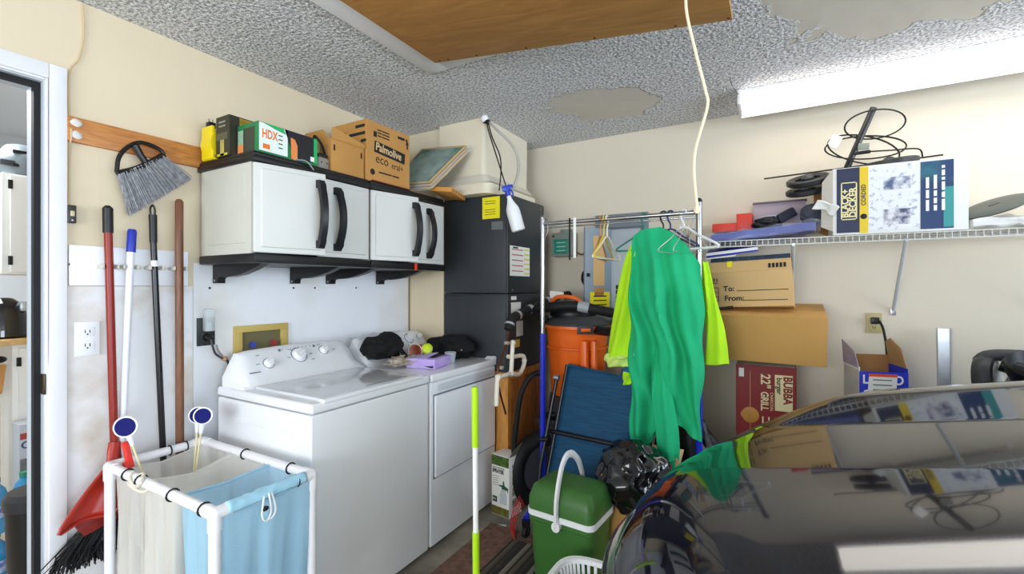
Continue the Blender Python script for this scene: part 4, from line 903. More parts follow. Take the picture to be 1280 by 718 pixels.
def hanger(name, label, x, m, yaw=0.0, w=0.40, r=0.0035, sh=0.13, hook=0.10, tilt=0.0, group=None):
    o = thing(name, label, 'hanger', (x, ry, 1.765), group)
    zt = 1.765+0.0115+r; rr = 0.0115+0.006
    pts = [(0.0, rr*math.sin(a), -0.0+rr*math.cos(a)) for a in [R(v) for v in (-100, -60, -25, 0, 30, 60, 95)]]
    neck = -hook
    M = Matrix.Translation((x, ry, 1.765)) @ Matrix.Rotation(yaw, 4, 'Z') @ Matrix.Rotation(tilt, 4, 'X')
    hk = MB().tube(pts + [(0, rr*0.6, -0.03), (0, 0.0, -0.05), (0, 0, neck)], r, 7, sm=3).xf(M)
    part('hook', hk, m, o)
    tri = [(0, 0, neck), (0, -w*0.22, neck-sh*0.42), (0, -w*0.48, neck-sh*0.88), (0, -w*0.5, neck-sh), (0, -w*0.46, neck-sh*1.04), (0, 0, neck-sh*1.04), (0, w*0.46, neck-sh*1.04), (0, w*0.5, neck-sh), (0, w*0.48, neck-sh*0.88), (0, w*0.22, neck-sh*0.42)]
    part('shoulder_frame', MB().tube(tri, r*1.15, 7, closed=True, sm=3).xf(M), m, o)
    return o
hc = lambda n, c: mat('hanger_'+n, c, 0.4)
HG = 'plastic hangers on the clothes rail'
hanger('plastic_hanger', 'tan orange plastic hanger left on the rail', 1.462, hc('tan', '#c98a52'), R(8), 0.38, 0.0045, 0.12, 0.095, group=HG)
hanger('plastic_hanger', 'yellow plastic hanger between the tan and cream hangers', 1.482, hc('yellow', '#e0c832'), R(3), 0.38, 0.0045, 0.12, 0.09, group=HG)
hanger('plastic_hanger', 'cream plastic hanger right of the yellow hanger', 1.50, hc('cream', '#e9dcc8'), R(-4), 0.38, 0.0045, 0.12, 0.095, group=HG)
hanger('plastic_hanger', 'teal green hanger leftmost inside the green sweatshirt', 1.70, hc('green', '#2f7a6a'), R(86), 0.30, 0.0045, 0.10, 0.075, group=HG)
hanger('plastic_hanger', 'black hanger holding the green sweatshirt shoulder', 1.80, hc('black', '#20242c'), R(88), 0.30, 0.0045, 0.10, 0.075, group=HG)
hanger('plastic_hanger', 'navy blue hanger beside the black hanger in the sweatshirt', 1.835, hc('navy', '#27306a'), R(84), 0.28, 0.0045, 0.10, 0.075, group=HG)
hanger('plastic_hanger', 'thick white hanger lying over the green sweatshirt front', 1.90, hc('white', '#f1f1f1'), R(62), 0.38, 0.0055, 0.11, 0.07, group=HG)
for i, (x, nm) in enumerate(((1.885, 'leftmost'), (1.905, 'second'), (1.925, 'third'), (1.945, 'rightmost'))):
    hanger('wire_hanger', '%s thin grey wire hanger at the right rail end' % nm, x, mat('wire_grey', '#c9ccd0', 0.3, 0.7), R(15*i-20), 0.40, 0.0018, 0.12, 0.08, group='wire hangers at the rail end')

# ------------------------------------------------------------------ green sweatshirt with lime sleeves
sw = thing('sweatshirt', 'green and lime long sleeved sweatshirt hung on garment rack', 'sweatshirt', (1.82, 2.40, 0.52))
def lerp_keys(keys, x):
    if x <= keys[0][0]: return keys[0][1]
    for (a, p), (b, q) in zip(keys, keys[1:]):
        if x <= b:
            t = (x-a)/(b-a); return p*(1-t)+q*t
    return keys[-1][1]
ZT = [(1.63, 1.585), (1.655, 1.665), (1.70, 1.69), (1.79, 1.70), (1.85, 1.665), (1.92, 1.60), (2.0, 1.48)]
ZB = [(1.63, 0.575), (1.70, 0.545), (1.74, 0.56), (1.78, 0.66), (1.86, 0.72), (1.92, 0.66), (2.0, 0.62)]
def body(u, v):
    a = 2*math.pi*v; w = 0.172+0.012*math.sin(math.pi*min(1, u*1.1))
    xs = math.copysign(abs(math.cos(a))**0.85, math.cos(a))
    x = 1.815+w*xs
    z = lerp_keys(ZT, x)*(1-u)+lerp_keys(ZB, x)*u
    dep = 0.010+0.055*min(1, u*3.5)
    g = min(1, 0.15+u*2.2)
    xd = x-1.79-(1.7-z)*0.12
    f = 0.030*math.sin(xd*44+1.2+0.9*math.sin(z*4))+0.018*math.sin(xd*81+z*5)+0.05*noise.noise(V((x*7, 3.3, z*2.2)))+0.016*noise.noise(V((x*18, 1, z*8)))
    y = 2.425+dep*math.sin(a)+f*g*(1 if math.sin(a) < 0 else 0.5)*min(1, abs(math.sin(a))*2)
    return (x+(0.022*noise.noise(V((z*3.2, xs*1.5, 0)))+0.008*math.sin(z*19+xs*2))*g, y, z)
part('body', MB().grid(body, 60, 120, cu=True), green_sw, sw, ang=80)
def sleeve(nm, path, w, d, m, seed, lab=None):
    p = catmull(path, 8); n = 28; rings = []; k = len(p)
    for i, c in enumerate(p):
        t = i/(k-1); ww = w(t)
        rings.append([(c.x+ww*math.cos(a)*(1+.12*math.sin(3*a+seed+t*6)), c.y+d(t)*math.sin(a)*(1+.35*math.sin(5*a+seed+t*5)), c.z+0.006*math.sin(a*2+t*9)) for a in [2*math.pi*j/n for j in range(n)]])
    return part(nm, MB().loft(rings), m, sw, lab, ang=80)
sleeve('sleeve', [(1.66, 2.47, 1.62), (1.635, 2.47, 1.50), (1.61, 2.465, 1.25), (1.585, 2.455, 1.02)], lambda t: 0.03+0.06*t, lambda t: 0.025+0.03*t, lime, 1, 'bright lime left sleeve')
sleeve('cuff', [(1.586, 2.455, 1.025), (1.579, 2.455, 0.965)], lambda t: 0.092-0.004*t, lambda t: 0.056, mat('cuff_lime', '#cfe97a', 0.8), 1.2)
sleeve('sleeve', [(1.985, 2.53, 1.52), (2.01, 2.53, 1.35), (2.035, 2.53, 1.18), (2.045, 2.53, 1.0)], lambda t: 0.02+0.035*t, lambda t: 0.03, lime, 3, 'bright lime right sleeve')
sleeve('lime_hem', [(1.625, 2.45, 0.93), (1.62, 2.45, 0.87)], lambda t: 0.032, lambda t: 0.03, lime, 2)
sleeve('hanging_sleeve', [(1.79, 2.43, 1.08), (1.805, 2.36, 0.88), (1.84, 2.345, 0.68), (1.855, 2.345, 0.53)], lambda t: 0.03+0.023*min(1, t*2.5), lambda t: 0.028+0.012*min(1, t*3), green_sw, 5, 'empty green sleeve hanging down in front')
part('cuff', MB().tube([(1.853, 2.345, 0.545), (1.858, 2.345, 0.50)], 0.047, 20, flat=(1, .8)), mat('cuff_green', '#128f5c', 0.9), sw)
0 and sleeve('hem_band', [(1.70, 2.40, 0.66), (1.70, 2.40, 0.535)], lambda t: 0.055, lambda t: 0.05, green_sw, 8)
part('chest_print', MB().lathe((1.69, 2.352, 1.045), [(0.02, 0), (0.018, 0.001)], 16, (0, -1, 0)), mat('faded_print', '#6fc69a', 0.8), sw)

# ------------------------------------------------------------------ shop vacuum, folding chair, hoses behind the rack
tt = thing('storage_tote', 'dark grey plastic tote under the orange vacuum', 'tote', (1.17, 2.86, 0))
def tsec(z, g): return [(1.17+sx_*(0.20+g), 2.86+sy_*(0.19+g), z) for sx_, sy_ in ((-1, -1), (1, -1), (1, 1), (-1, 1))]
part('tub', MB().loft([tsec(0, -0.02), tsec(0.5, 0.0)]), mat('tote_grey', '#2c2e31', 0.5), tt)
part('lid', MB().b2((0.955, 2.655, 0.5), (1.385, 3.065, 0.54), 0.008), mat('tote_lid', '#222427', 0.5), tt)
vc = thing('shop_vacuum', 'orange drum shop vacuum with black lid and hose', 'vacuum', (1.165, 2.85, 0.54))
vx, vy = 1.165, 2.85
part('drum', MB().lathe((vx, vy, 0.685), [(0.165, 0), (0.172, 0.01), (0.196, 0.40), (0.205, 0.43), (0.213, 0.44), (0.213, 0.46)], 40), orange_pl, vc)
part('drum_bead', MB().lathe((vx, vy, 0.99), [(0.193, 0), (0.202, 0.005), (0.202, 0.012), (0.195, 0.017)], 40, cap0=False, cap1=False), orange_pl, vc)
part('base', MB().lathe((vx, vy, 0.545), [(0.19, 0), (0.19, 0.05), (0.178, 0.14), (0.166, 0.145)], 32), dark_gr, vc)
for a in (-60, -120, 60, 120):
    part('caster', MB().ball((vx+0.185*math.cos(R(a)), vy+0.185*math.sin(R(a)), 0.565), 0.024, 8), black_pl, vc)
part('drain_rib', MB().b2((vx+0.10, vy-0.205, 0.72), (vx+0.14, vy-0.15, 1.06), 0.012).b2((vx+0.155, vy-0.17, 0.72), (vx+0.185, vy-0.12, 1.06), 0.012), orange_pl, vc)
part('lid', MB().lathe((vx, vy, 1.142), [(0.214, 0), (0.216, 0.012), (0.20, 0.03), (0.15, 0.055), (0.14, 0.06)], 40), dark_gr, vc)
part('motor_head', MB().lathe((vx-0.03, vy, 1.195), [(0.15, 0), (0.155, 0.02), (0.145, 0.05), (0.12, 0.075), (0.06, 0.09)], 36), black_pl, vc)
hn = part('handle', MB().tube([(vx-0.16, vy-0.05, 1.265), (vx-0.15, vy-0.06, 1.30), (vx-0.10, vy-0.07, 1.325), (vx, vy-0.07, 1.32), (vx+0.045, vy-0.06, 1.29), (vx+0.06, vy-0.05, 1.25)], 0.014, 10, sm=5), orange_pl, vc)
for s_, a in ((1, -55), (-1, 125)):
    cx_, cy_ = vx+0.215*math.cos(R(a)), vy+0.215*math.sin(R(a))
    lt = part('lid_latch', MB().box((cx_, cy_, 1.125), (0.02, 0.10, 0.055), 0.006, rot=(0, 0, R(a))), dark_gr, vc)
    part('latch_window', MB().box((cx_+0.009*math.cos(R(a)), cy_+0.009*math.sin(R(a)), 1.125), (0.006, 0.06, 0.02), 0.002, rot=(0, 0, R(a))), orange_pl, lt)
hp_ = catmull([(vx-0.17, vy-0.14, 1.17), (vx-0.20, vy-0.20, 1.24), (vx-0.08, vy-0.25, 1.265), (vx+0.08, vy-0.24, 1.275), (vx+0.22, vy-0.2, 1.25), (vx+0.34, vy-0.12, 1.22), (vx+0.42, vy+0.05, 1.18)], 7)
part('hose', MB().tube(hp_, 0.03, 14, rad=lambda t: 0.029+0.002*(int(t*42) % 2)), black_rb, vc)
part('hose_cuff', MB().tube(hp_[22:26], 0.0325, 14), mat('cuff_grey', '#9aa0a6', 0.4), vc)
part('inlet', MB().cyl((vx+0.17, vy-0.10, 1.12), (vx+0.30, vy-0.17, 1.12), 0.03), black_pl, vc)
part('white_tag', MB().box((vx-0.14, vy-0.02, 1.335), (0.10, 0.006, 0.05), 0.001, rot=(0.2, 0.1, 0)), paper, vc)

ch = thing('folding_chair', 'folded camping chair with blue mesh fabric and black frame', 'chair', (1.38, 2.52, 0))
def chp(u, v, o=0.0):                     # u across 0..1, v up 0..1 (leaning back against the vacuum)
    a = V((1.12, 2.40, 0.05))*(1-u)+V((1.60, 2.36, 0.10))*u
    b = V((1.20, 2.62, 0.91))*(1-u)+V((1.64, 2.58, 0.86))*u
    p = a*(1-v)+b*v
    return p+V((0, -o, o*0.25))
blue_mesh = mat('blue_textilene', '#15557a', 0.7, col2='#0f3f62', vscale=8, stretch=(1, 1, 14), bump=0.3, bscale=60)
part('seat_fabric', MB().grid(lambda u, v: chp(v, u, 0.012*math.sin(math.pi*v)), 20, 14), blue_mesh, ch, solid=0.003)
blk = mat('black_frame', '#15161a', 0.35)
part('side_tube', MB().tube([chp(-.02, 0), chp(-.02, .5), chp(-.02, 1.0)], 0.011, 10), blk, ch)
part('side_tube', MB().tube([chp(1.02, 0), chp(1.02, 1.0)], 0.011, 10), blk, ch)
part('cross_bar', MB().tube([chp(-.08, .545, .03), chp(1.05, .55, .03)], 0.0125, 10), blk, ch)
part('leg', MB().tube([(1.10, 2.36, 0.012), (1.115, 2.40, 0.35), (1.165, 2.53, 0.86)], 0.0115, 10), blk, ch)
part('leg', MB().tube([(1.64, 2.33, 0.012), (1.645, 2.38, 0.35), (1.66, 2.5, 0.80)], 0.0115, 10), blk, ch)
part('pivot', MB().cyl((1.150, 2.52, 0.845), (1.18, 2.52, 0.845), 0.016), steel, ch)
part('pivot', MB().cyl((1.11, 2.40, 0.50), (1.15, 2.42, 0.50), 0.013), black_pl, ch)
part('top_hem', MB().tube([chp(0, 1.0), chp(.5, 1.003), chp(1, 1.0)], 0.008, 8), blue_mesh, ch)
hz = thing('black_hose', 'black rubber hose looping down beside wooden stand', 'hose', (0.95, 2.47, 0.1))
part('hose_line', MB().tube([(1.05, 2.56, 0.86), (1.0, 2.5, 0.84), (0.955, 2.46, 0.74), (0.925, 2.45, 0.55), (0.91, 2.45, 0.38), (0.905, 2.49, 0.2), (0.95, 2.56, 0.06)], 0.017, 10, sm=6), black_rb, hz)
ty = thing('cart_tire', 'black rubber cart tire standing behind the rack post', 'tire', (0.99, 2.66, 0))
Mt = Matrix.Translation((0.985, 2.62, 0.235)) @ Matrix.Rotation(R(70), 4, 'Z')
part('tread', MB().tube([(0.185*math.cos(a), 0, 0.185*math.sin(a)) for a in [i*math.pi/18 for i in range(36)]], 0.05, 12, closed=True).xf(Mt), black_rb, ty)
part('rim', MB().lathe((0, -0.03, 0), [(0.14, 0), (0.145, 0.01), (0.05, 0.03), (0.145, 0.05), (0.14, 0.06)], 28, (0, 1, 0)).xf(Mt), mat('rim_grey', '#4a4c50', 0.4, 0.6), ty)
bl = thing('blue_bundle', 'small bright blue plastic bundle behind the chair top', 'bundle', (1.55, 2.74, 0.0))
part('sack', MB().blob((1.575, 2.74, 0.84), (0.09, 0.07, 0.085), 0.3, 2.2, 5, sub=3), mat('blue_sack', '#1c78ad', 0.4), bl)
part('stand', MB().b2((1.49, 2.66, 0.0), (1.66, 2.82, 0.78), 0.01), black_pl, bl)
bg_ = thing('black_bag', 'black nylon bag slumped behind the hanging sweatshirt', 'bag', (1.88, 2.66, 0))
part('bag_body', MB().blob((1.88, 2.68, 0.36), (0.17, 0.13, 0.37), 0.28, 1.6, 8, 0.0), mat('black_nylon', '#141418', 0.45), bg_)
part('strap', MB().tube([(1.80, 2.6, 0.6), (1.86, 2.56, 0.74), (1.95, 2.57, 0.72), (1.99, 2.6, 0.55)], 0.014, 8, sm=5, flat=(1, .3)), black_rb, bg_)
solo('pink_cloth', MB().blob((1.93, 2.535, 0.705), (0.035, 0.03, 0.05), 0.4, 2.2, 3, sub=3), mat('pale_pink_cloth', '#ddc6b4', 0.9), 'pale pink cloth scrap beside blue rack post', 'cloth')

# ------------------------------------------------------------------ floor in front of the dryer
sb = thing('sprayer_box', 'white garden sprayer carton standing by wooden stand', 'box', (0.86, 2.43, 0))
Mb = Matrix.Translation((0.865, 2.435, 0)) @ Matrix.Rotation(R(-8), 4, 'Z')
Xb, Yb = (Mb.to_3x3() @ V(XD)), (Mb.to_3x3() @ V(YD))
def bpnt(x, y, z): return Mb @ V((x, y, z))
part('carton', MB().b2((-0.068, -0.062, 0), (0.068, 0.062, 0.365), 0.002).xf(Mb), mat('white_carton', '#ece8e0', 0.6), sb)
part('open_flap', MB().prism([(0.066, -0.06, 0.365), (0.066, 0.06, 0.365), (0.074, 0.06, 0.43), (0.074, -0.03, 0.40)], (0.002, 0, 0)).xf(Mb), mat('flap_grey', '#6f6a5f', 0.7), sb)
leaf = mat('leaf_print', '#5d7d2c', 0.7, col2='#20301a', vscale=55)
decal(sb, 'leaf_band', bpnt(0, -0.0622, 0.332), 0.134, 0.06, Xb, ZD, leaf)
decal(sb, 'leaf_band', bpnt(0, -0.0622, 0.028), 0.134, 0.05, Xb, ZD, mat('leaf_print_low', '#6f7a2a', 0.7, col2='#5a3c1c', vscale=45))
text(sb, 'SPRAYER', 0.031, bpnt(-0.06, -0.0628, 0.257), Xb, ZD, ink, bold=0.0012, sx=0.72)
text(sb, 'MULTI-PURPOSE', 0.014, bpnt(-0.058, -0.0628, 0.283), Xb, ZD, ink, sx=0.9)
for k in range(5): decal(sb, 'print_line', bpnt(-0.035, -0.0624, 0.235-0.013*k), 0.045, 0.003, Xb, ZD, mat('grey_print2', '#98948b', 0.7))
decal(sb, 'volume_badge', bpnt(-0.042, -0.0624, 0.095), 0.035, 0.035, Xb, ZD, mat('badge_green', '#22402a', 0.6))
text(sb, '0.5', 0.018, bpnt(-0.055, -0.0634, 0.09), Xb, ZD, ink_w)
spb = part('bottle_picture', MB().prism([bpnt(x, -0.0624, z) for x, z in ((-0.002, 0.075), (0.05, 0.075), (0.052, 0.13), (0.04, 0.165), (0.012, 0.165), (-0.004, 0.13))], -Yb*0.0006), mat('picture_grey', '#c2c7c9', 0.6), sb)
part('pump_picture', MB().prism([bpnt(x, -0.0624, z) for x, z in ((0.012, 0.166), (0.04, 0.166), (0.052, 0.165), (0.06, 0.15), (0.062, 0.18), (0.035, 0.19), (0.03, 0.215), (0.022, 0.215), (0.02, 0.19), (-0.008, 0.188), (-0.008, 0.178), (0.012, 0.178))], -Yb*0.0006), mat('picture_green', '#1d5a3c', 0.6), sb)
for k in range(4): decal(sb, 'side_picture', bpnt(0.0682, -0.0+0.0, 0.29-0.07*k), 0.06, 0.05, Yb, ZD, mat('side_photo', '#5a594e', 0.6, col2='#b9b6a4', vscale=40))
solo('paper_scrap', MB().box((0.93, 2.27, 0.004), (0.05, 0.03, 0.004), 0.001, rot=(0, 0, .4)), paper, 'small white paper scrap on the concrete floor', 'scrap')
rdc = thing('red_cable', 'frayed red cord lying on floor by rack caster', 'cord', (1.03, 2.25, 0))
for k in range(5):
    part('strand', MB().tube([(1.0+.008*k, 2.36, 0.16-.01*k), (0.985+.01*k, 2.31, 0.10), (1.0+.012*k, 2.25-.01*k, 0.03), (1.05+.01*k, 2.2-.012*k, 0.006)], 0.003, 6, sm=5), mat('red_cord', '#a8231c', 0.6), rdc)
rug = thing('brown_rug', 'faded pink brown rug on floor before the dryer', 'rug', (1.2, 1.7, 0))
part('pile', MB().b2((0.86, 0.9, 0.0005), (1.28, 2.27, 0.009), 0.004), mat('rug_brown', '#8f6a5a', 0.95, col2='#6b4e43', vscale=30, bump=0.4, bscale=120), rug)
sm_ = thing('ribbed_mat', 'dark ribbed striped rubber doormat overlapping brown rug', 'mat', (1.45, 1.8, 0.009))
part('backing', MB().b2((1.06, 1.15, 0.0095), (1.62, 2.17, 0.013)), mat('mat_dark', '#37322c', 0.95), sm_)
for k in range(14):
    x = 1.075+k*0.039
    part('rib', MB().tube([(x+.012, 1.155, 0.015), (x+.012, 2.165, 0.015)], 0.013, 6, flat=(1, .45)), mat('rib%d' % (k % 3), ('#5c5446', '#3b3731', '#82796a')[k % 3], 0.95, bump=0.4, bscale=150), sm_)
gm = thing('flat_mop', 'slim lime green and white pole of a flat mop standing upright', 'mop', (1.385, 1.335, 0))
gx, gy = 1.39, 1.325
def gpt(z): t = (1.04-z); return (gx+0.012*t, gy-0.004*t, z)
gg = mat('lime_plastic', '#b4e61e', 0.35)
part('upper_grip', MB().cyl(gpt(1.04), gpt(0.83), 0.0118), gg, gm)
part('white_tube', MB().cyl(gpt(0.83), gpt(0.535), 0.0095), ink_w, gm)
part('lower_tube', MB().cyl(gpt(0.535), gpt(0.075), 0.0125), gg, gm)
part('swivel', MB().ball(gpt(0.065), 0.022, 8), gg, gm)
part('mop_plate', MB().b2((1.24, 1.275, 0.022), (1.56, 1.375, 0.048), 0.01), gg, gm)
part('mop_pad', MB().b2((1.23, 1.265, 0.0135), (1.57, 1.385, 0.024), 0.005), mat('grey_pad', '#c8ccc6', 0.95, bump=.5, bscale=120), gm)

# green cooler
co = thing('cooler', 'green cooler box with white swing handle on the floor', 'cooler', (1.485, 1.965, 0.014))
Mc = Matrix.Translation((1.485, 1.965, 0.014)) @ Matrix.Rotation(R(-4), 4, 'Z') @ Matrix.Diagonal((1.0, 1.0, 1.1, 1))
cg = mat('cooler_green', '#3c6b2f', 0.42, bump=0.05, bscale=200)
def rsec(z, w, d, rr=0.035, n=6):
    pts = []
    for (cx_, cy_, a0) in ((w-rr, d-rr, 0), (-w+rr, d-rr, 90), (-w+rr, -d+rr, 180), (w-rr, -d+rr, 270)):
        for k in range(n):
            a = R(a0+90*k/(n-1)); pts.append((cx_+rr*math.cos(a), cy_+rr*math.sin(a), z))
    return pts
part('body', MB().loft([rsec(0, 0.135, 0.10), rsec(0.01, 0.14, 0.105), rsec(0.285, 0.155, 0.118), rsec(0.29, 0.162, 0.124), rsec(0.31, 0.162, 0.124)]).xf(Mc), cg, co)
part('white_band', MB().loft([rsec(0.31, 0.166, 0.128), rsec(0.334, 0.167, 0.129)]).xf(Mc), white_pl, co)
part('lid', MB().loft([rsec(0.334, 0.163, 0.126), rsec(0.38, 0.162, 0.125), rsec(0.425, 0.145, 0.108, .03), rsec(0.437, 0.12, 0.085, .03), rsec(0.44, 0.10, 0.07, .03)]).xf(Mc), cg, co, ang=50)
hw = [(-0.0, -0.138, 0.285), (-0.0, -0.137, 0.40), (0.0, -0.10, 0.50), (0.0, -0.06, 0.545), (0.0, -0.02, 0.555), (0.0, 0.03, 0.54), (0, 0.09, 0.49), (0, 0.136, 0.40), (0, 0.138, 0.285)]
part('handle', MB().tube([(p[0]-0.0, p[1], p[2]) for p in hw], 0.016, 10, sm=4, flat=(1.0, 0.6)).xf(Mc), white_pl, co)
for y in (-0.137, 0.137): part('pivot', MB().cyl((0, y-0.012, 0.30), (0, y+0.012, 0.30), 0.02).xf(Mc), white_pl, co)

# trash bag in a cardboard box
tbx = thing('cardboard_bin', 'tall open cardboard box holding a black trash bag', 'box', (1.74, 2.2, 0))
bx0, bx1, by0, by1, bh = 1.585, 1.90, 2.10, 2.305, 0.50
part('wall', MB().b2((bx0, by0, 0), (bx0+.004, by1, bh)), cardboard, tbx); part('wall', MB().b2((bx1-.004, by0, 0), (bx1, by1, bh)), cardboard, tbx)
part('wall', MB().b2((bx0+.004, by0, 0), (bx1-.004, by0+.004, bh)), cardboard, tbx); part('wall', MB().b2((bx0+.004, by1-.004, 0), (bx1-.004, by1, bh)), cardboard, tbx)
part('bottom', MB().b2((bx0+.004, by0+.004, 0), (bx1-.004, by1-.004, 0.005)), cardboard, tbx)
part('flap', MB().prism([(bx1-.15, by1, bh), (bx1, by1, bh), (bx1+.02, by1+.03, bh+.10), (bx1-.13, by1+.03, bh+.10)], (0, 0.004, 0.001)), mat('flap_pale', '#d8b384', 0.8), tbx)
tbg = thing('trash_bag', 'shiny black plastic trash bag bulging out of cardboard box', 'trash bag', (1.735, 2.19, 0.4))
part('bag_film', MB().blob((1.725, 2.17, 0.49), (0.175, 0.15, 0.165), 0.14, 1.35, 6, 0.30, 5, True), mat('bag_black', '#0d0d10', 0.14, spec=0.8, bump=0.5, bscale=11), tbg, ang=60)
# white basket
bs = thing('laundry_basket', 'white slotted plastic basket between cooler and car', 'basket', (1.80, 1.63, 0))
def bsec(z, g): return [(1.745+(0.17+g)*math.copysign(abs(math.cos(a))**.6, math.cos(a)), 1.60+(0.13+g)*math.copysign(abs(math.sin(a))**.6, math.sin(a)), z) for a in [2*math.pi*i/40 for i in range(40)]]
part('rim', MB().loft([bsec(0.305, 0.0), bsec(0.305, 0.02), bsec(0.285, 0.022), bsec(0.285, 0.0)], loop=True), white_pl, bs)
part('floor_tray', MB().loft([bsec(0.004, -0.06), bsec(0.05, -0.05)], True, True, False), white_pl, bs, solid=0.003)
A0, A1 = bsec(0.05, -0.05), bsec(0.29, 0.0)
for i in range(40): part('slat', MB().tube([A0[i], A1[i]], 0.0065, 5), white_pl, bs)

# ------------------------------------------------------------------ wire shelf on the back wall and what lies on it
wire_m = mat('shelf_wire', '#dcdcd6', 0.4)
sh = thing('wire_shelf', 'white wire shelf running along the back wall', 'shelf', (3.0, 3.06, 1.655))
SX0, SX1, SY0, SY1, SZ = 1.97, 4.1, 2.92, 3.215, 1.655
for (y, z, r) in ((SY0, SZ, 0.0035), (SY0, SZ-0.032, 0.004), (3.02, SZ-0.004, 0.003), (3.12, SZ-0.004, 0.003), (SY1-0.005, SZ-0.002, 0.0035)):
    part('rod', MB().cyl((SX0, y, z), (SX1, y, z), r, n=6), wire_m, sh)
q = MB(); x = SX0
while x < SX1:
    q.tube([(x, SY1-0.005, SZ+0.001), (x, SY0+0.003, SZ+0.001), (x, SY0-0.001, SZ-0.003), (x, SY0-0.001, SZ-0.034)], 0.002, 4); x += 0.0272
part('cross_wires', q, wire_m, sh, kind='stuff', smooth=False)
for x in (2.39, 2.865, 3.45, 4.0):
    b = part('bracket', MB().tube([(x, SY0+0.012, SZ-0.03), (x, SY1, 1.30 if x < 2.5 else 1.262)], 0.0085, 8, flat=(1, .6)), mat('bracket_grey', '#c4c7cb', 0.45, 0.2), sh)
    part('bracket_foot', MB().box((x, SY1+0.001, 1.295 if x < 2.5 else 1.255), (0.024, 0.008, 0.04), 0.003), steel, b)
    part('bracket_hook', MB().cyl((x, SY0-0.004, SZ-0.034), (x, SY0+0.02, SZ-0.034), 0.008), steel, b)
for x in (2.2, 2.62, 3.1): part('wall_clip', MB().b2((x, SY1-0.008, SZ-0.014), (x+0.02, SY1+0.004, SZ+0.012), 0.003), white_pl, sh)

def slab_cloth(c, s, seed, amp=0.012, n=26):
    q = MB(); b = bmesh.new(); bmesh.ops.create_cube(b, size=1); bmesh.ops.subdivide_edges(b, edges=b.edges[:], cuts=10, use_grid_fill=True)
    for v in b.verts:
        p = v.co.copy(); e = 1-0.25*(abs(p.x*2)**4+abs(p.y*2)**4)*0.5
        v.co = V((c[0]+p.x*s[0], c[1]+p.y*s[1], c[2]+p.z*s[2]*e))
        v.co += V((0.4, 0.6, 1))*amp*noise.noise(v.co*18+V((seed, 0, 0)))
    return q.merge(b)
bwp = thing('blue_blanket', 'folded blue fabric in clear plastic on left end of shelf', 'blanket', (2.22, 3.05, SZ))
part('fabric', slab_cloth((2.235, 3.045, SZ+0.042), (0.52, 0.25, 0.05), 2).xf(Matrix.Translation((2.235, 3.045, SZ+.04)) @ Matrix.Rotation(R(-5), 4, 'Y') @ Matrix.Translation((-2.235, -3.045, -SZ-.04))), mat('slate_blue_cloth', '#3c4896', 0.6, col2='#5a68b8', vscale=14), bwp)
part('plastic_sleeve', slab_cloth((2.225, 3.04, SZ+0.044), (0.58, 0.27, 0.066), 5, 0.02).xf(Matrix.Translation((2.235, 3.045, SZ+.04)) @ Matrix.Rotation(R(-5), 4, 'Y') @ Matrix.Translation((-2.235, -3.045, -SZ-.04))), mat('sleeve_film', '#d9dcec', 0.1, alpha=0.13, spec=0.9), bwp)
rb = thing('red_toolbox', 'red stepped plastic box on the wire shelf', 'box', (2.08, 3.14, SZ+0.09))
part('low_step', MB().b2((1.965, 3.08, SZ+0.075), (2.10, 3.20, SZ+0.125), 0.003), mat('shelf_red', '#e2402f', 0.45), rb)
part('high_step', MB().b2((2.10, 3.08, SZ+0.075), (2.185, 3.20, SZ+0.178), 0.003), MATS['shelf_red'], rb)
ry_ = thing('lilac_tray', 'shallow grey lilac box standing behind black pouch on shelf', 'box', (2.27, 3.18, SZ+.005))
part('tray_back', MB().b2((2.19, 3.175, SZ+.002), (2.46, 3.205, 1.90), 0.003), mat('tray_lilac', '#b7a9b6', 0.6), ry_)
part('tray_edge', MB().b2((2.185, 3.165, 1.895), (2.465, 3.206, 1.906), 0.002), mat('tray_dark', '#6f6474', 0.6), ry_)
bp2 = thing('black_pouch', 'crumpled black nylon pouch on blue blanket', 'pouch', (2.28, 3.05, SZ+0.1))
part('pouch', MB().blob((2.265, 3.045, SZ+0.105), (0.075, 0.05, 0.035), 0.35, 2.2, 6, sub=3), mat('black_pouch_cloth', '#191a20', 0.5), bp2)
part('flap', MB().box((2.36, 3.045, SZ+0.145), (0.095, 0.05, 0.055), 0.012, rot=(0.1, -0.5, 0.1)), mat('navy_cloth', '#1e2238', 0.6), bp2)
part('zip', MB().tube([(2.20, 2.995, SZ+0.125), (2.26, 2.99, SZ+0.138), (2.31, 2.995, SZ+0.14)], 0.004, 6), steel, bp2)
gp = thing('grey_pouch', 'grey and white fabric roll leaning on tool carton', 'roll', (2.47, 3.0, SZ+0.07))
part('roll', MB().blob((2.475, 2.985, SZ+0.13), (0.055, 0.045, 0.06), 0.25, 1.8, 3, sub=3), mat('dark_slate_cloth', '#3d424e', 0.7), gp)
part('white_tail', slab_cloth((2.535, 2.885, SZ+0.15), (0.10, 0.012, 0.055), 3, 0.022).xf(Matrix.Translation((2.535, 2.885, SZ+.15)) @ Matrix.Rotation(R(28), 4, 'Y') @ Matrix.Translation((-2.535, -2.885, -SZ-.15))), mat('soft_white', '#dcdad4', 0.5), gp, ang=70)

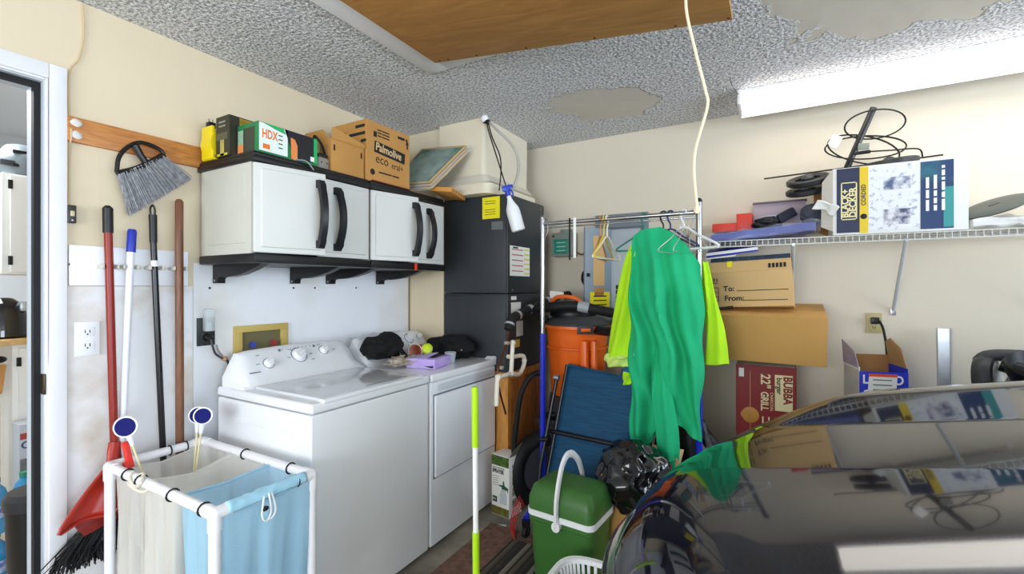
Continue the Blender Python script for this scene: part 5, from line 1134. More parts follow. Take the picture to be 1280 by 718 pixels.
bd = thing('tool_box_carton', 'large white and navy power tool carton lying on shelf', 'box', (2.83, 3.03, SZ))
BX0, BX1, BY0, BZ0, BZ1 = 2.565, 3.085, 2.905, SZ+0.004, 2.005
part('carton', MB().b2((BX0, BY0, BZ0), (BX1, 3.17, BZ1), 0.003), mat('white_print_card', '#ebebe9', 0.55), bd)
W_ = BX1-BX0; Hh = BZ1-BZ0; zc = (BZ0+BZ1)/2; fy_ = BY0-0.0006
def bdec(nm, a, b, z0, z1, m, e=0): decal(bd, nm, (BX0+W_*(a+b)/2, fy_-e, BZ0+Hh*(z0+z1)/2), W_*(b-a), Hh*(z1-z0), XD, ZD, m)
nvy = mat('navy_print', '#2b3350', 0.5)
bdec('navy_print', 0.03, 0.215, 0.03, 0.99, nvy); bdec('yellow_stripe', 0.215, 0.28, 0.02, 0.99, mat('yellow_print2', '#eccb2a', 0.5))
bdec('tool_photo', 0.285, 0.665, 0.05, 0.97, mat('sketch_print', '#eef0f4', 0.55, col2='#a9b3c8', vscale=45, thr=(0.3, 0.45)))
bdec('tool_drawing', 0.40, 0.60, 0.62, 0.80, mat('drawing_dark', '#56628a', 0.6, col2='#e6e9f0', vscale=26, thr=(0.4, 0.6)), 0.001)
bdec('tool_drawing', 0.40, 0.60, 0.12, 0.34, mat('drawing_dark2', '#4a5578', 0.6, col2='#e9e6ec', vscale=24, thr=(0.42, 0.62)), 0.001)
bdec('teal_edge', 0.83, 0.90, 0.05, 0.6, mat('teal_edge', '#3f9d9c', 0.5), 0.001)
bdec('teal_print', 0.67, 0.90, 0.03, 0.97, mat('teal_print', '#2b4470', 0.5, col2='#3fa6a4', vscale=2.5, thr=(0.30, 0.5)))
yr = mat('logo_cream', '#efe2a8', 0.5)
lx0, lx1, lz0, lz1 = 0.065, 0.195, 0.22, 0.78
for (a, b, c_, d_) in ((lx0, lx1, lz1-.015, lz1), (lx0, lx1, lz0, lz0+.015), (lx0, lx0+.01, lz0, lz1), (lx1-.01, lx1, lz0, lz1)): bdec('logo_frame', a, b, c_, d_, yr, 0.001)
text(bd, 'BLACK+', 0.042, (BX0+W_*0.125, fy_-0.0015, BZ0+Hh*0.255), ZD, (-1, 0, 0), yr, bold=0.0014, sx=0.95)
text(bd, 'DECKER', 0.042, (BX0+W_*0.187, fy_-0.0015, BZ0+Hh*0.255), ZD, (-1, 0, 0), yr, bold=0.0014, sx=0.98)
text(bd, 'CORDED', 0.026, (BX0+W_*0.262, fy_-0.0015, BZ0+Hh*0.42), ZD, (-1, 0, 0), nvy, bold=0.0006)
part('badge', MB().lathe((BX0+W_*0.247, fy_-0.001, BZ0+Hh*0.26), [(0.014, 0), (0.013, 0.0006)], 14, (0, -1, 0)), ink, bd)
for k, s_ in enumerate(('trim and edge', 'up to 2x power', 'easy to use 2 in 1')): bars(bd, s_, 0.024, (BX0+W_*(0.73+0.055*k), fy_-0.0015, BZ0+Hh*0.28), ZD, (-1, 0, 0), ink_w, bold=0.0006)
part('open_flap', MB().prism([(BX0, BY0, BZ0+.02), (BX0, BY0, BZ1), (BX0-0.045, BY0+0.03, BZ1-0.06), (BX0-0.05, BY0+0.03, BZ0+0.05)], (0.002, 0.002, 0)), mat('flap_white', '#d7d3ca', 0.7), bd)
part('inside_flap', MB().prism([(BX0, 3.16, BZ0+.02), (BX0, 3.16, BZ1), (BX0-0.07, 3.12, BZ1-0.03), (BX0-0.07, 3.12, BZ0+0.05)], (0.002, 0.002, 0)), card_in, bd)
lp = thing('oval_cover', 'dark grey oval plastic lid leaning beside the tool carton', 'lid', (3.2, 3.02, SZ+.03))
Ml = Matrix.Translation((3.205, 3.02, 1.772)) @ Euler((R(16), R(-22), 0)).to_matrix().to_4x4()
part('disc', MB().lathe((0, 0, -0.01), [(0.10, 0), (0.125, 0.004), (0.13, 0.012), (0.12, 0.018), (0.06, 0.02)], 36).xf(Ml), mat('lid_grey', '#5a615c', 0.5), lp)
part('grip_slot', MB().b2((-0.02, -0.006, 0.0095), (0.02, 0.006, 0.0115), 0.001).xf(Ml), black_pl, lp)
solo('white_wrapping', slab_cloth((3.38, 3.04, SZ+0.035), (0.55, 0.24, 0.05), 9, 0.035), mat('white_film', '#eeeeea', 0.4), 'crumpled white plastic wrapping at right of wire shelf', 'wrapping', ang=70)

de = thing('detector_rod', 'black rod tool with round coil rings lying on tool carton', 'tool', (2.65, 3.05, 2.006))
part('long_rod', MB().cyl((2.247, 3.05, 2.022), (3.03, 3.05, 2.05), 0.0045), black_pl, de)
part('upright_tube', MB().tube([(2.635, 3.05, 2.02), (2.656, 3.05, 2.076), (2.755, 3.05, 2.338)], 0.016, 14), mat('tube_black', '#1d1f22', 0.3), de)
part('tube_mouth', MB().lathe((2.7548, 3.05, 2.3378), [(0.0155, 0), (0.011, 0.001), (0.010, -0.01)], 14, (0.35, 0, 0.93), False), black_rb, de)
def coil(c, r, tilt, w=0.22):
    Mk = Matrix.Translation(c) @ Euler(tilt).to_matrix().to_4x4()
    part('coil_ring', MB().lathe((0, 0, 0), [(r*0.6, -0.008), (r*0.9, -0.018), (r, -0.01), (r, 0.01), (r*0.9, 0.016), (r*0.6, 0.008), (r*0.6, -0.008)], 36, cap0=False, cap1=False).xf(Mk), mat('coil_black', '#26282b', 0.45), de)
    part('coil_hub', MB().lathe((0, 0, -0.004), [(0.03, 0), (0.032, 0.02), (0.018, 0.035), (0.006, 0.04)], 18).xf(Mk), dark_gr, de)
    part('coil_spoke', MB().b2((-r*0.6, -0.008, -0.004), (r*0.6, 0.008, 0.002)).xf(Mk), MATS['coil_black'], de)
coil((2.462, 3.03, 1.985), 0.105, (R(22), R(-8), 0)); coil((2.45, 3.05, 1.93), 0.095, (R(18), R(-6), 0)); coil((2.82, 3.05, 2.035), 0.12, (R(7), R(-5), 0))
part('tag', MB().box((2.585, 3.02, 2.18), (0.05, 0.003, 0.065), 0.001, rot=(0, 0.5, 0.2)), paper, de)
part('bracket', MB().box((2.71, 3.03, 2.135), (0.05, 0.01, 0.035), 0.005, rot=(0, 0.1, 0)), mat('bracket_olive', '#7d857c', 0.5), de)
part('thumb_rod', MB().cyl((2.67, 3.04, 2.105), (2.74, 3.04, 2.107), 0.009), black_pl, de)
part('cable', MB().tube([(2.74, 3.04, 2.107), (2.83, 3.04, 2.10), (2.93, 3.03, 2.09), (2.95, 3.04, 2.05)], 0.004, 6, sm=5), black_rb, de)
for k, (rx_, rz_, cx_, cz_, ph) in enumerate(((0.175, 0.075, 2.715, 2.135, 0.15), (0.165, 0.09, 2.71, 2.125, 0.35), (0.135, 0.07, 2.76, 2.25, -0.1))):
    part('cable_loop', MB().tube([(cx_+rx_*math.cos(a)*math.cos(ph)-rz_*math.sin(a)*math.sin(ph), 3.05+0.05*math.sin(a+k), cz_+rx_*math.cos(a)*math.sin(ph)*-0.4+rz_*math.sin(a)) for a in [i*math.pi/16 for i in range(32)]], 0.0042, 6, closed=True), black_rb, de)

# ------------------------------------------------------------------ cartons stacked against the back wall
sup = carton('support_carton', 'plain cardboard box at the bottom behind the car', 'box', (2.02, 2.93, 0), (2.50, 3.20, 0.36), cardboard)
gb = carton('grill_carton', 'dark red charcoal grill carton under large cardboard box', 'box', (2.107, 2.945, 0.36), (2.405, 3.19, 0.945), mat('grill_red', '#8a1f20', 0.5))
fy_ = 2.9444
cream = mat('cream_ink', '#efe0b0', 0.6)
decal(gb, 'name_block', (2.345, fy_, 0.80), 0.085, 0.20, XD, ZD, cream)
text(gb, 'BUBBA', 0.058, (2.345, fy_-0.001, 0.893), (0, 0, -1), XD, MATS['grill_red'], bold=0.002, sx=0.86)
text(gb, 'burger', 0.036, (2.312, fy_-0.001, 0.885), (0, 0, -1), XD, ink, bold=0.0008, sx=0.95)
text(gb, '22"', 0.066, (2.235, fy_-0.001, 0.90), (0, 0, -1), XD, cream, bold=0.0015, sx=0.9)
text(gb, 'GRILL', 0.052, (2.235, fy_-0.001, 0.80), (0, 0, -1), XD, cream, bold=0.0015, sx=0.8)
text(gb, 'CHARCOAL', 0.022, (2.28, fy_-0.001, 0.80), (0, 0, -1), XD, cream, sx=0.9)
for k in range(5): bars(gb, 'grill grill', 0.014, (2.36-0.03*k, fy_-0.001, 0.66), (0, 0, -1), XD, cream)
decal(gb, 'barcode', (2.135, fy_, 0.90), 0.026, 0.05, XD, ZD, paper)
decal(gb, 'tan_line', (2.18, fy_, 0.66), 0.004, 0.5, XD, ZD, cardboard)
part('badge', MB().lathe((2.18, fy_, 0.66), [(0.045, 0), (0.043, 0.0006)], 24, (0, -1, 0)).lathe((2.15, fy_, 0.66), [(0.02, 0), (0.019, 0.001)], 14, (0, -1, 0)), mat('badge_gold', '#c98a3a', 0.5), gb)
decal(gb, 'white_top', (2.255, 3.067, 0.9456), 0.29, 0.24, XD, YD, paper)
lc = thing('large_carton', 'large plain orange brown cardboard box on top of grill carton', 'box', (2.26, 2.96, 0.95))
Mlc = Matrix.Translation((2.258, 2.80, 0.985)) @ Euler((R(9.5), R(0.5), R(-1))).to_matrix().to_4x4()
part('carton', MB().b2((-0.272, 0, 0), (0.272, 0.36, 0.255), 0.003).xf(Mlc), mat('carton_tan', '#c99a55', 0.75, var=0.14, vscale=3), lc)
part('top_seam', MB().b2((-0.272, 0.178, 0.2551), (0.272, 0.182, 0.2558)).xf(Mlc), card_in, lc)
pb = thing('parcel_carton', 'brown parcel box printed To and From with black taped top', 'box', (2.18, 2.97, 1.25))
Mp = Matrix.Translation((2.185, 2.85, 1.282)) @ Euler((R(-7), R(-2.5), R(-3))).to_matrix().to_4x4()
pX, pY, pZ = [(Mp.to_3x3() @ V(a)) for a in (XD, YD, ZD)]
def pp_(x, y, z): return Mp @ V((x, y, z))
part('carton', MB().b2((-0.205, 0, -0.0), (0.205, 0.26, 0.20), 0.002).xf(Mp), mat('parcel_tan', '#d2ae78', 0.75, var=0.08, vscale=4), pb)
part('open_flap', MB().prism([(-0.205, 0, 0.2), (0.205, 0, 0.2), (0.20, 0.02, 0.285), (-0.20, 0.02, 0.285)], (0, 0.003, 0)).xf(Mp), MATS['parcel_tan'], pb)
part('black_tape', MB().prism([(-0.2, 0.0148, 0.262), (0.2, 0.0148, 0.262), (0.2, 0.0195, 0.287), (-0.2, 0.0195, 0.287)], (0, -0.002, 0)).xf(Mp), mat('tape_black', '#22252b', 0.35, col2='#2f4a63', vscale=40), pb)
text(pb, 'To:', 0.042, pp_(-0.135, -0.0012, 0.09), pX, pZ, ink, bold=0.001)
text(pb, 'From:', 0.042, pp_(-0.13, -0.0012, 0.035), pX, pZ, ink, bold=0.001)
decal(pb, 'rule_line', pp_(0.06, -0.001, 0.09), 0.25, 0.004, pX, pZ, ink); decal(pb, 'rule_line', pp_(0.075, -0.001, 0.035), 0.21, 0.004, pX, pZ, ink)
text(pb, '11', 0.03, pp_(-0.19, -0.0012, 0.145), pX, pZ, ink, bold=0.001); decal(pb, 'mark_line', pp_(-0.178, -0.001, 0.137), 0.035, 0.003, pX, pZ, ink)
for k in range(4): decal(pb, 'handling_mark', pp_(-0.178, -0.001, 0.10-0.026*k), 0.036, 0.022, pX, pZ, MATS['parcel_tan']) if False else decal(pb, 'handling_mark', pp_(-0.178, -0.001, 0.111-0.026*k), 0.036, 0.003, pX, pZ, ink)
for s_ in (-1, 1): decal(pb, 'handling_mark', pp_(-0.178+0.018*s_, -0.001, 0.072), 0.003, 0.08, pX, pZ, ink)
for k in range(5): decal(pb, 'flap_mark', pp_(0.10+0.018*k, 0.004, 0.225), 0.012, 0.026, pX, (pZ+pY*0.23), ink)
decal(pb, 'yellow_sticker', pp_(-0.10, 0.0075, 0.245), 0.026, 0.036, pX, (pZ+pY*.23), yellow_pp)
fo_ = thing('blue_folder', 'blue and white flat packet lying on the parcel box', 'packet', (2.08, 2.95, 1.555))
Mf = Matrix.Translation((2.085, 2.93, 1.592)) @ Euler((R(10), R(-6), R(2))).to_matrix().to_4x4()
part('sleeve', MB().b2((-0.135, -0.02, -0.012), (0.135, 0.20, 0.012), 0.003).xf(Mf), mat('blue_sleeve', '#3a3fb4', 0.4), fo_)
part('white_stripe', MB().b2((-0.135, -0.0212, -0.002), (0.135, -0.0196, 0.0135)).xf(Mf), ink_w, fo_)
part('white_card', MB().b2((-0.14, -0.03, -0.022), (0.02, 0.18, -0.015)).xf(Mf), paper, fo_)
solo('black_stick', MB().cyl((1.94, 2.80, 1.255), (2.10, 2.83, 1.278), 0.008), black_pl, 'thin black rod poking out between the two cardboard boxes', 'rod')

fb = thing('fan_carton', 'tall blue and white fan carton with open flaps by outlet', 'box', (2.75, 2.99, 0))
bi = mat('fan_blue', '#2336c4', 0.45)
part('front_wall', MB().b2((2.648, 2.90, 0), (2.855, 2.904, 0.965), 0.001), bi, fb)
part('right_wall', MB().b2((2.851, 2.904, 0), (2.855, 3.085, 0.985), 0.001), bi, fb)
part('left_wall', MB().b2((2.648, 2.904, 0), (2.652, 3.085, 0.985), 0.001), paper, fb)
part('back_wall', MB().b2((2.652, 3.081, 0), (2.851, 3.085, 1.03), 0.001), card_in, fb)
part('bottom', MB().b2((2.652, 2.904, 0.0), (2.851, 3.081, 0.004)), card_in, fb)
part('filler', MB().b2((2.653, 2.905, 0.70), (2.850, 3.080, 0.74)), card_in, fb)
part('left_flap', MB().prism([(2.648, 2.904, 0.98), (2.648, 3.085, 0.985), (2.635, 3.07, 1.11), (2.64, 2.93, 1.06)], (-0.003, 0, 0)), mat('flap_lilac', '#c3bcd2', 0.6, col2='#9d97b4', vscale=10), fb)
part('left_side_print', MB().prism([(2.6475, 2.906, 0.3), (2.6475, 3.08, 0.3), (2.6475, 3.08, 0.97), (2.6475, 2.906, 0.97)], (-0.0006, 0, 0)), mat('pale_photo', '#dcdad6', 0.6, var=.2, vscale=8), fb)
part('right_flap', MB().prism([(2.855, 2.92, 0.985), (2.855, 3.085, 0.985), (2.84, 3.09, 1.10), (2.83, 3.02, 1.125), (2.845, 2.95, 1.08)], (0.003, 0, 0)), mat('flap_tan', '#b08a5a', 0.8), fb)
text(fb, 'LASKO', 0.062, (2.66, 2.8993, 0.905), XD, ZD, ink_w, bold=0.0015, sx=0.92)
text(fb, 'SW', 0.06, (2.665, 2.8993, 0.83), XD, ZD, ink_w, bold=0.0015)
lbp = decal(fb, 'shipping_label', (2.745, 2.8985, 0.895), 0.12, 0.12, XD, (0.06, 0, 1), paper, 0.0012)
decal(fb, 'orange_band', (2.748, 2.897, 0.948), 0.12, 0.014, XD, (0.06, 0, 1), mat('label_orange', '#e8552c', 0.5))
for k in range(3): decal(fb, 'print_line', (2.745, 2.897, 0.925-0.025*k), 0.08, 0.006, XD, (0.06, 0, 1), mat('label_grey', '#7f8288', 0.6))
fb.rotation_euler.z = R(14)
wo = thing('tan_outlet', 'tan wall outlet with black plug above fan carton', 'outlet', (2.78, YB, 1.133))
part('cover_plate', MB().b2((2.744, YB-0.007, 1.133), (2.817, YB, 1.245), 0.002), mat('tan_plate', '#bdb17d', 0.5), wo)
f = part('receptacle', MB().b2((2.762, YB-0.010, 1.145), (2.80, YB-0.006, 1.18), 0.003), MATS['tan_plate'], wo)
part('slot', MB().b2((2.774, YB-0.0106, 1.16), (2.777, YB-0.0099, 1.17)).b2((2.785, YB-0.0106, 1.16), (2.788, YB-0.0099, 1.17)), ink, f)
cdv = thing('power_cord', 'black power cord plugged in the tan outlet', 'cord', (2.79, YB-0.02, 1.0))
part('plug_body', MB().b2((2.764, YB-0.035, 1.185), (2.802, YB-0.011, 1.222), 0.006), black_pl, cdv)
part('cord_line', MB().tube([(2.80, YB-0.03, 1.205), (2.815, YB-0.03, 1.17), (2.825, YB-0.025, 1.12), (2.83, YB-0.04, 1.06), (2.835, YB-0.06, 0.9), (2.86, YB-0.06, 0.5), (2.9, YB-0.08, 0.01)], 0.006, 8, sm=5), black_rb, cdv)
mpst = thing('steel_post', 'galvanised steel channel post leaning on back wall', 'post', (3.07, 3.15, 0))
part('web', MB().prism([(3.045, 3.13, 0), (3.09, 3.12, 0), (3.09, 3.124, 0), (3.045, 3.134, 0)], (-0.012, 0.02, 1.176)), steel, mpst)
part('flange', MB().prism([(3.045, 3.13, 0), (3.048, 3.13, 0), (3.05, 3.165, 0), (3.047, 3.165, 0)], (-0.012, 0.02, 1.176)), steel, mpst)
part('flange', MB().prism([(3.087, 3.12, 0), (3.09, 3.12, 0), (3.105, 3.155, 0), (3.102, 3.155, 0)], (-0.012, 0.02, 1.176)), steel, mpst)
# black garden blower on a stand
bw_ = thing('leaf_blower', 'black garden blower with round housing behind the car', 'blower', (3.2, 2.85, 0))
part('housing', MB().lathe((3.085, 2.83, 1.02), [(0.05, 0), (0.10, 0.01), (0.11, 0.03), (0.11, 0.055), (0.10, 0.07), (0.04, 0.075)], 32, (0.86, -0.45, 0.1)), mat('blower_dark', '#34373a', 0.45), bw_)
part('label_disc', MB().lathe((3.150, 2.795, 1.029), [(0.082, 0), (0.08, 0.001)], 28, (0.86, -0.45, 0.1)), mat('blower_label', '#6a706e', 0.5, col2='#cfd3d2', vscale=9), bw_)
part('handle', MB().tube([(3.10, 2.84, 1.10), (3.14, 2.83, 1.135), (3.30, 2.82, 1.14), (3.6, 2.82, 1.13)], 0.026, 12, sm=5), mat('blower_grip', '#45494b', 0.6), bw_)
part('bowl', MB().lathe((3.27, 2.70, 1.01), [(0.10, 0), (0.14, 0.06), (0.15, 0.10), (0.146, 0.11), (0.13, 0.06), (0.09, 0.01)], 32, (0.1, -0.35, 0.93), True, True), black_pl, bw_)
part('paper', MB().box((3.17, 2.75, 1.02), (0.06, 0.004, 0.08), 0.001, rot=(0.2, 0.3, 0.6)), paper, bw_)
part('nozzle', MB().tube([(3.16, 2.80, 1.10), (3.22, 2.77, 1.08), (3.27, 2.74, 1.05)], 0.03, 12, sm=4), black_pl, bw_)
part('stand', MB().b2((3.03, 2.68, 0), (3.45, 2.98, 0.90), 0.01), mat('stand_grey', '#3a3b3d', 0.6), bw_)

for o_ in bw_.children:
    if o_.name.split('.')[0] != 'stand': o_.location.z -= 0.05

# ------------------------------------------------------------------ the car
cz_ = lambda x: 1.0 + 0.19*(x-2.27)
paint = bpy.data.materials.new('car_paint'); paint.use_nodes = True
pb_ = paint.node_tree.nodes['Principled BSDF']
pb_.inputs['Base Color'].default_value = (0.007, 0.007, 0.013, 1); pb_.inputs['Metallic'].default_value = 0.0; pb_.inputs['IOR'].default_value = 1.45; pb_.inputs['Roughness'].default_value = 0.06
pb_.inputs['Coat Weight'].default_value = 0.3; pb_.inputs['Coat Roughness'].default_value = 0.02; pb_.inputs['Coat IOR'].default_value = 1.5
glass_d = mat('dark_glass', '#0c0f12', 0.03, spec=0.9, coat=1.0)
car = thing('car', 'dark metallic car parked nose in, glossy hood reflecting the shelves', 'car', (4.2, 1.12, 0))
CY = 1.12
lat = []
def crown(w):
    if w <= 0: return 0.035*w-0.05*w*w
    if w < 0.36: return -0.025*w
    if w < 0.60:
        t = (w-0.36)/0.24; return -0.009+0.024*t
    return 0.015+0.02*(w-0.6)-0.9*(w-0.6)**2
for i in range(41): lat.append((-0.72+0.72*i/40, 0))
lat.insert(-1, (-0.003, 0))
lat += [(0.003, 0)] + [(0.72*i/40, 0) for i in range(1, 41)]
lat = [(-0.85, -0.45), (-0.85, -0.3), (-0.848, -0.2), (-0.838, -0.11), (-0.815, -0.05), (-0.775, -0.015)] + lat + [(0.775, -0.015), (0.815, -0.05), (0.838, -0.11), (0.848, -0.2), (0.85, -0.3), (0.85, -0.45)]
def xn(w): return 2.085 + 0.83*min(abs(w), 0.8)**2
def hoodpt(w, dz, s):
    """s 0..1 hood top from the cowl to the roll, 1..2 the roll over the nose, 2..3 the bumper face"""
    cw_ = max(-0.72, min(0.72, w)); x0 = xn(w)+0.12
    if s <= 1:
        x = 3.32*(1-s)+x0*s; z = cz_(x)
    elif s <= 2:
        t = R(90)*(s-1); x = x0-0.24*math.sin(t); z = cz_(x0)-0.19*0.24*math.sin(t)*(1-(s-1)*.6)-0.24*(1-math.cos(t))
    else:
        x = x0-0.24-0.04*math.sin((s-2)*math.pi); z = (cz_(x0)-0.19*0.24*.4-0.24)*(3-s)+0.22*(s-2)
    return V((x, CY+w, max(0.2, z+crown(cw_)+dz)))
def surf(s0, s1, n): return MB().loft([[hoodpt(w, dz, s0+(s1-s0)*i/n) for w, dz in lat] for i in range(n+1)], closed=False)
part('hood', surf(0, 1.75, 70), paint, car, ang=60)
part('front_fascia', surf(1.755, 3.0, 24), paint, car, ang=60)
part('chrome_strip', MB().tube([hoodpt(w, dz, 1.86)+V((-0.006, 0, 0)) for w, dz in lat[10:-10:3]], 0.012, 8), chrome, car)
part('grille', MB().loft([[hoodpt(-0.36+0.72*i/20, 0, s)+V((-0.006, 0, 0)) for i in range(21)] for s in (1.95, 2.1, 2.25, 2.4)], closed=False), mat('grille_black', '#0e0f11', 0.4), car)
for k in range(4): part('grille_bar', MB().tube([hoodpt(-0.36+0.72*i/20, 0, 2.0+0.11*k)+V((-0.012, 0, 0)) for i in range(21)], 0.008, 6), chrome, car)
for s_ in (-1, 1):
    h_ = part('headlight', MB().loft([[hoodpt(s_*(0.44+0.30*i/12), 0, s)+V((-0.005, 0, 0)) for i in range(13)] for s in (1.8, 1.88, 1.96, 2.04)], closed=False), mat('headlight_lens', '#c9d2d8', 0.05, coat=1.0), car)
    part('headlight_bulb', MB().ball(hoodpt(s_*0.58, 0, 1.93)+V((-0.004, 0, 0)), 0.03, 8), chrome, h_)
def bsect(x, zt, hw_, zb=0.22): return [(x, CY-hw_, zb), (x, CY-hw_-0.015, zb+0.25), (x, CY-hw_, zt-0.12), (x, CY-hw_+0.05, zt-0.02), (x, CY-hw_+0.12, zt), (x, CY+hw_-0.12, zt), (x, CY+hw_-0.05, zt-0.02), (x, CY+hw_, zt-0.12), (x, CY+hw_+0.015, zb+0.25), (x, CY+hw_, zb)]
part('body_side', MB().loft([bsect(3.325, 1.15, 0.85), bsect(4.0, 1.0, 0.86), bsect(5.2, 1.0, 0.86), bsect(5.9, 1.02, 0.84), bsect(6.3, 0.98, 0.80), bsect(6.42, 0.7, 0.74)]), paint, car, ang=50)
part('fender', MB().b2((2.75, CY-0.84, 0.3), (3.33, CY-0.78, 0.72), 0.02).b2((2.75, CY+0.78, 0.3), (3.33, CY+0.84, 0.72), 0.02), paint, car)
def gsect(x, zt, hb, ht, zb=0.99): return [(x, CY-hb, zb), (x, CY-ht, zt-0.03), (x, CY-ht+0.08, zt), (x, CY+ht-0.08, zt), (x, CY+ht, zt-0.03), (x, CY+hb, zb)]
part('greenhouse', MB().loft([gsect(3.33, 1.16, 0.72, 0.70), gsect(4.05, 1.46, 0.74, 0.60), gsect(4.6, 1.48, 0.74, 0.60), gsect(5.2, 1.44, 0.74, 0.58), gsect(5.85, 1.06, 0.70, 0.66)]), glass_d, car, ang=20)
part('roof', MB().loft([[(x, CY-0.56, z), (x, CY-0.4, z+0.018), (x, CY+0.4, z+0.018), (x, CY+0.56, z)] for x, z in ((4.02, 1.455), (4.6, 1.478), (5.22, 1.44))], closed=False), paint, car, solid=0.01)
for x in (2.86, 5.55):
    for s_ in (-1, 1):
        w = part('wheel', MB().lathe((x, CY+s_*0.72, 0.315), [(0.20, -0.09), (0.30, -0.09), (0.315, -0.06), (0.315, 0.06), (0.30, 0.09), (0.20, 0.09)], 32, (0, 1, 0)), black_rb, car)
        part('hubcap', MB().lathe((x, CY+s_*0.80, 0.315), [(0.20, 0), (0.17, 0.012*s_), (0.04, 0.02*s_)], 24, (0, 1, 0)), steel, w)

# ------------------------------------------------------------------ neighbouring room
kc = thing('kitchen_cupboard', 'white upper cupboard with black hinges seen through doorway', 'cupboard', (-1.2, 1.0, 1.47))
kw = mat('cupboard_white', '#f0f0ec', 0.5)
part('body', MB().b2((-1.4, 0.71, 1.455), (-1.02, 1.5, 1.96), 0.003), kw, kc)
d_ = part('door', MB().b2((-1.02, 0.735, 1.465), (-1.0, 1.1, 1.95), 0.003), kw, kc)
for z in (1.50, 1.88): part('hinge', MB().b2((-1.004, 0.726, z), (-0.994, 0.742, z+0.045), 0.002), black_pl, d_)
hm = thing('grey_helmet', 'grey helmet on top of the white cupboard', 'helmet', (-1.15, 0.79, 1.96))
part('shell', MB().blob((-1.14, 0.80, 2.03), (0.12, 0.09, 0.11), 0.06, 1.2, 3, 1.961), mat('helmet_grey', '#7f8a90', 0.35), hm)
part('visor', MB().b2((-1.06, 0.705, 2.0), (-1.03, 0.76, 2.03), 0.008), mat('helmet_dark', '#454c52', 0.4), hm)
for z in (2.0, 2.07): part('vent', MB().b2((-1.045, 0.75, z), (-1.028, 0.81, z+0.016), 0.004), black_pl, hm)
kb = thing('base_cupboard', 'white base cupboard with pale wooden worktop seen through doorway', 'cupboard', (-1.2, 1.05, 0.1))
part('body', MB().b2((-1.4, 0.745, 0.1), (-1.02, 1.5, 1.10), 0.003), kw, kb)
part('worktop', MB().b2((-1.42, 0.60, 1.10), (-0.98, 1.5, 1.13), 0.004), wood('pale_worktop', '#c79a5f', '#ddb67c', (3, 12, 12)), kb)
dk = part('door', MB().b2((-1.02, 0.765, 0.58), (-1.0, 1.1, 1.08), 0.003), kw, kb)
for z in (0.64, 0.99): part('hinge', MB().b2((-1.004, 0.755, z), (-0.994, 0.772, z+0.045), 0.002), black_pl, dk)
part('shelf_side', MB().b2((-1.4, 0.60, 0.1), (-1.38, 0.745, 1.10)), mat('cream_panel', '#ddd8c8', 0.6), kb)
cm = thing('black_kettle', 'glossy black coffee maker on the wooden worktop', 'coffee maker', (-1.1, 0.74, 1.131))
part('body', MB().lathe((-1.11, 0.735, 1.131), [(0.085, 0), (0.095, 0.01), (0.09, 0.12), (0.07, 0.17), (0.035, 0.20), (0.02, 0.205)], 28), mat('gloss_black', '#0b0b0d', 0.1, coat=.8), cm)
part('spout', MB().box((-1.06, 0.80, 1.29), (0.06, 0.05, 0.05), 0.012), mat('kettle_grey', '#b9bfc4', 0.3, .5), cm)
cbd = thing('cutting_board', 'wooden board leaning under the worktop', 'board', (-1.05, 0.66, 0.7))
part('panel', MB().prism([(-1.06, 0.60, 0.76), (-1.06, 0.715, 0.86), (-1.06, 0.73, 1.0), (-1.06, 0.60, 1.02)], (0.02, 0, 0)), wood('board_wood', '#b9803f', '#d19c58', (12, 12, 3)), cbd)
part('black_knob', MB().ball((-1.03, 0.70, 1.03), (0.03, 0.03, 0.018), 8), black_pl, cbd)
part('stand', MB().b2((-1.08, 0.61, 0.1), (-1.04, 0.71, 0.80)), MATS['cream_panel'], cbd)
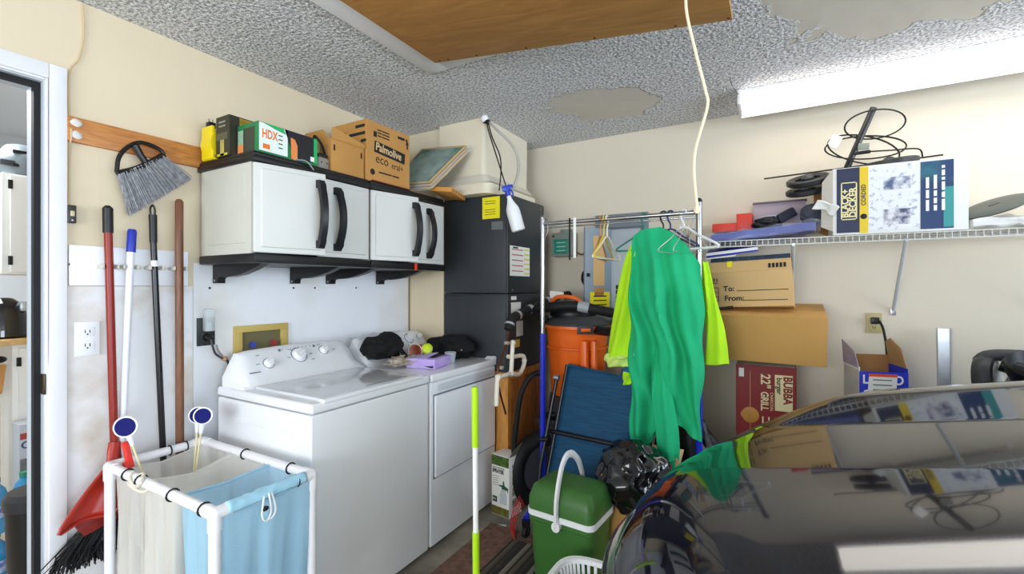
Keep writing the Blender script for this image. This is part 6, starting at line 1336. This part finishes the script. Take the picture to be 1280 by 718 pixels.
bxk = carton('cement_carton', 'white and red printed box on floor beside cupboard', 'box', (-0.985, 0.735, 0.1), (-0.88, 0.90, 0.72), mat('pale_blue_card', '#c5cdd8', 0.6))
text(bxk, 'CENT', 0.05, (-0.8795, 0.742, 0.60), YD, ZD, mat('blue_ink', '#3d5078', 0.6), bold=0.001)
decal(bxk, 'red_band', (-0.8798, 0.80, 0.66), 0.12, 0.03, YD, ZD, mat('red_band', '#b4453c', 0.6))
decal(bxk, 'grey_photo', (-0.8798, 0.80, 0.5), 0.12, 0.1, YD, ZD, mat('photo_grey', '#8a8d94', 0.6, var=.4, vscale=30))
wat = mat('bottle_blue', '#2f9fd8', 0.12, alpha=0.75, coat=.6)
for ix in range(1):
    for iy in range(2):
        for iz in range(2):
            x, y, z = -0.60-0.085*ix, 0.60+0.088*iy, 0.1+0.235*iz
            lab = (('blue water bottle low at the left photo edge beside black bin', 'upper blue water bottle at the left photo edge'), ('lower blue water bottle mostly hidden behind black bin', 'blue water bottle peeking over the black bin lid'))[iy][iz]
            o = thing('water_bottle', lab, 'bottle', (x, y, z), 'pack of blue water bottles')
            part('bottle_body', MB().lathe((x, y, z), [(0.036, 0), (0.04, 0.01), (0.038, 0.06), (0.04, 0.08), (0.038, 0.12), (0.04, 0.15), (0.03, 0.185), (0.014, 0.205), (0.014, 0.215)], 18), wat, o)
            part('label_band', MB().lathe((x, y, z+0.07), [(0.0405, 0), (0.0405, 0.05)], 18, cap0=False, cap1=False), mat('water_label', '#2b49b0', 0.4, col2='#e8f0f4', vscale=25), o)
            part('cap', MB().cyl((x, y, z+0.213), (x, y, z+0.232), 0.016), mat('cap_green', '#2f8a6a', 0.4), o)
bn = thing('kitchen_bin', 'slim black pedal bin just inside the doorway', 'bin', (-0.36, 0.668, 0.1))
part('barrel', MB().lathe((-0.36, 0.668, 0.1), [(0.075, 0), (0.082, 0.01), (0.092, 0.39)], 32), black_pl, bn)
part('lid', MB().lathe((-0.36, 0.668, 0.49), [(0.098, 0), (0.10, 0.01), (0.10, 0.045), (0.085, 0.065), (0.03, 0.072)], 32), mat('bin_lid', '#2a2a2c', 0.4), bn)
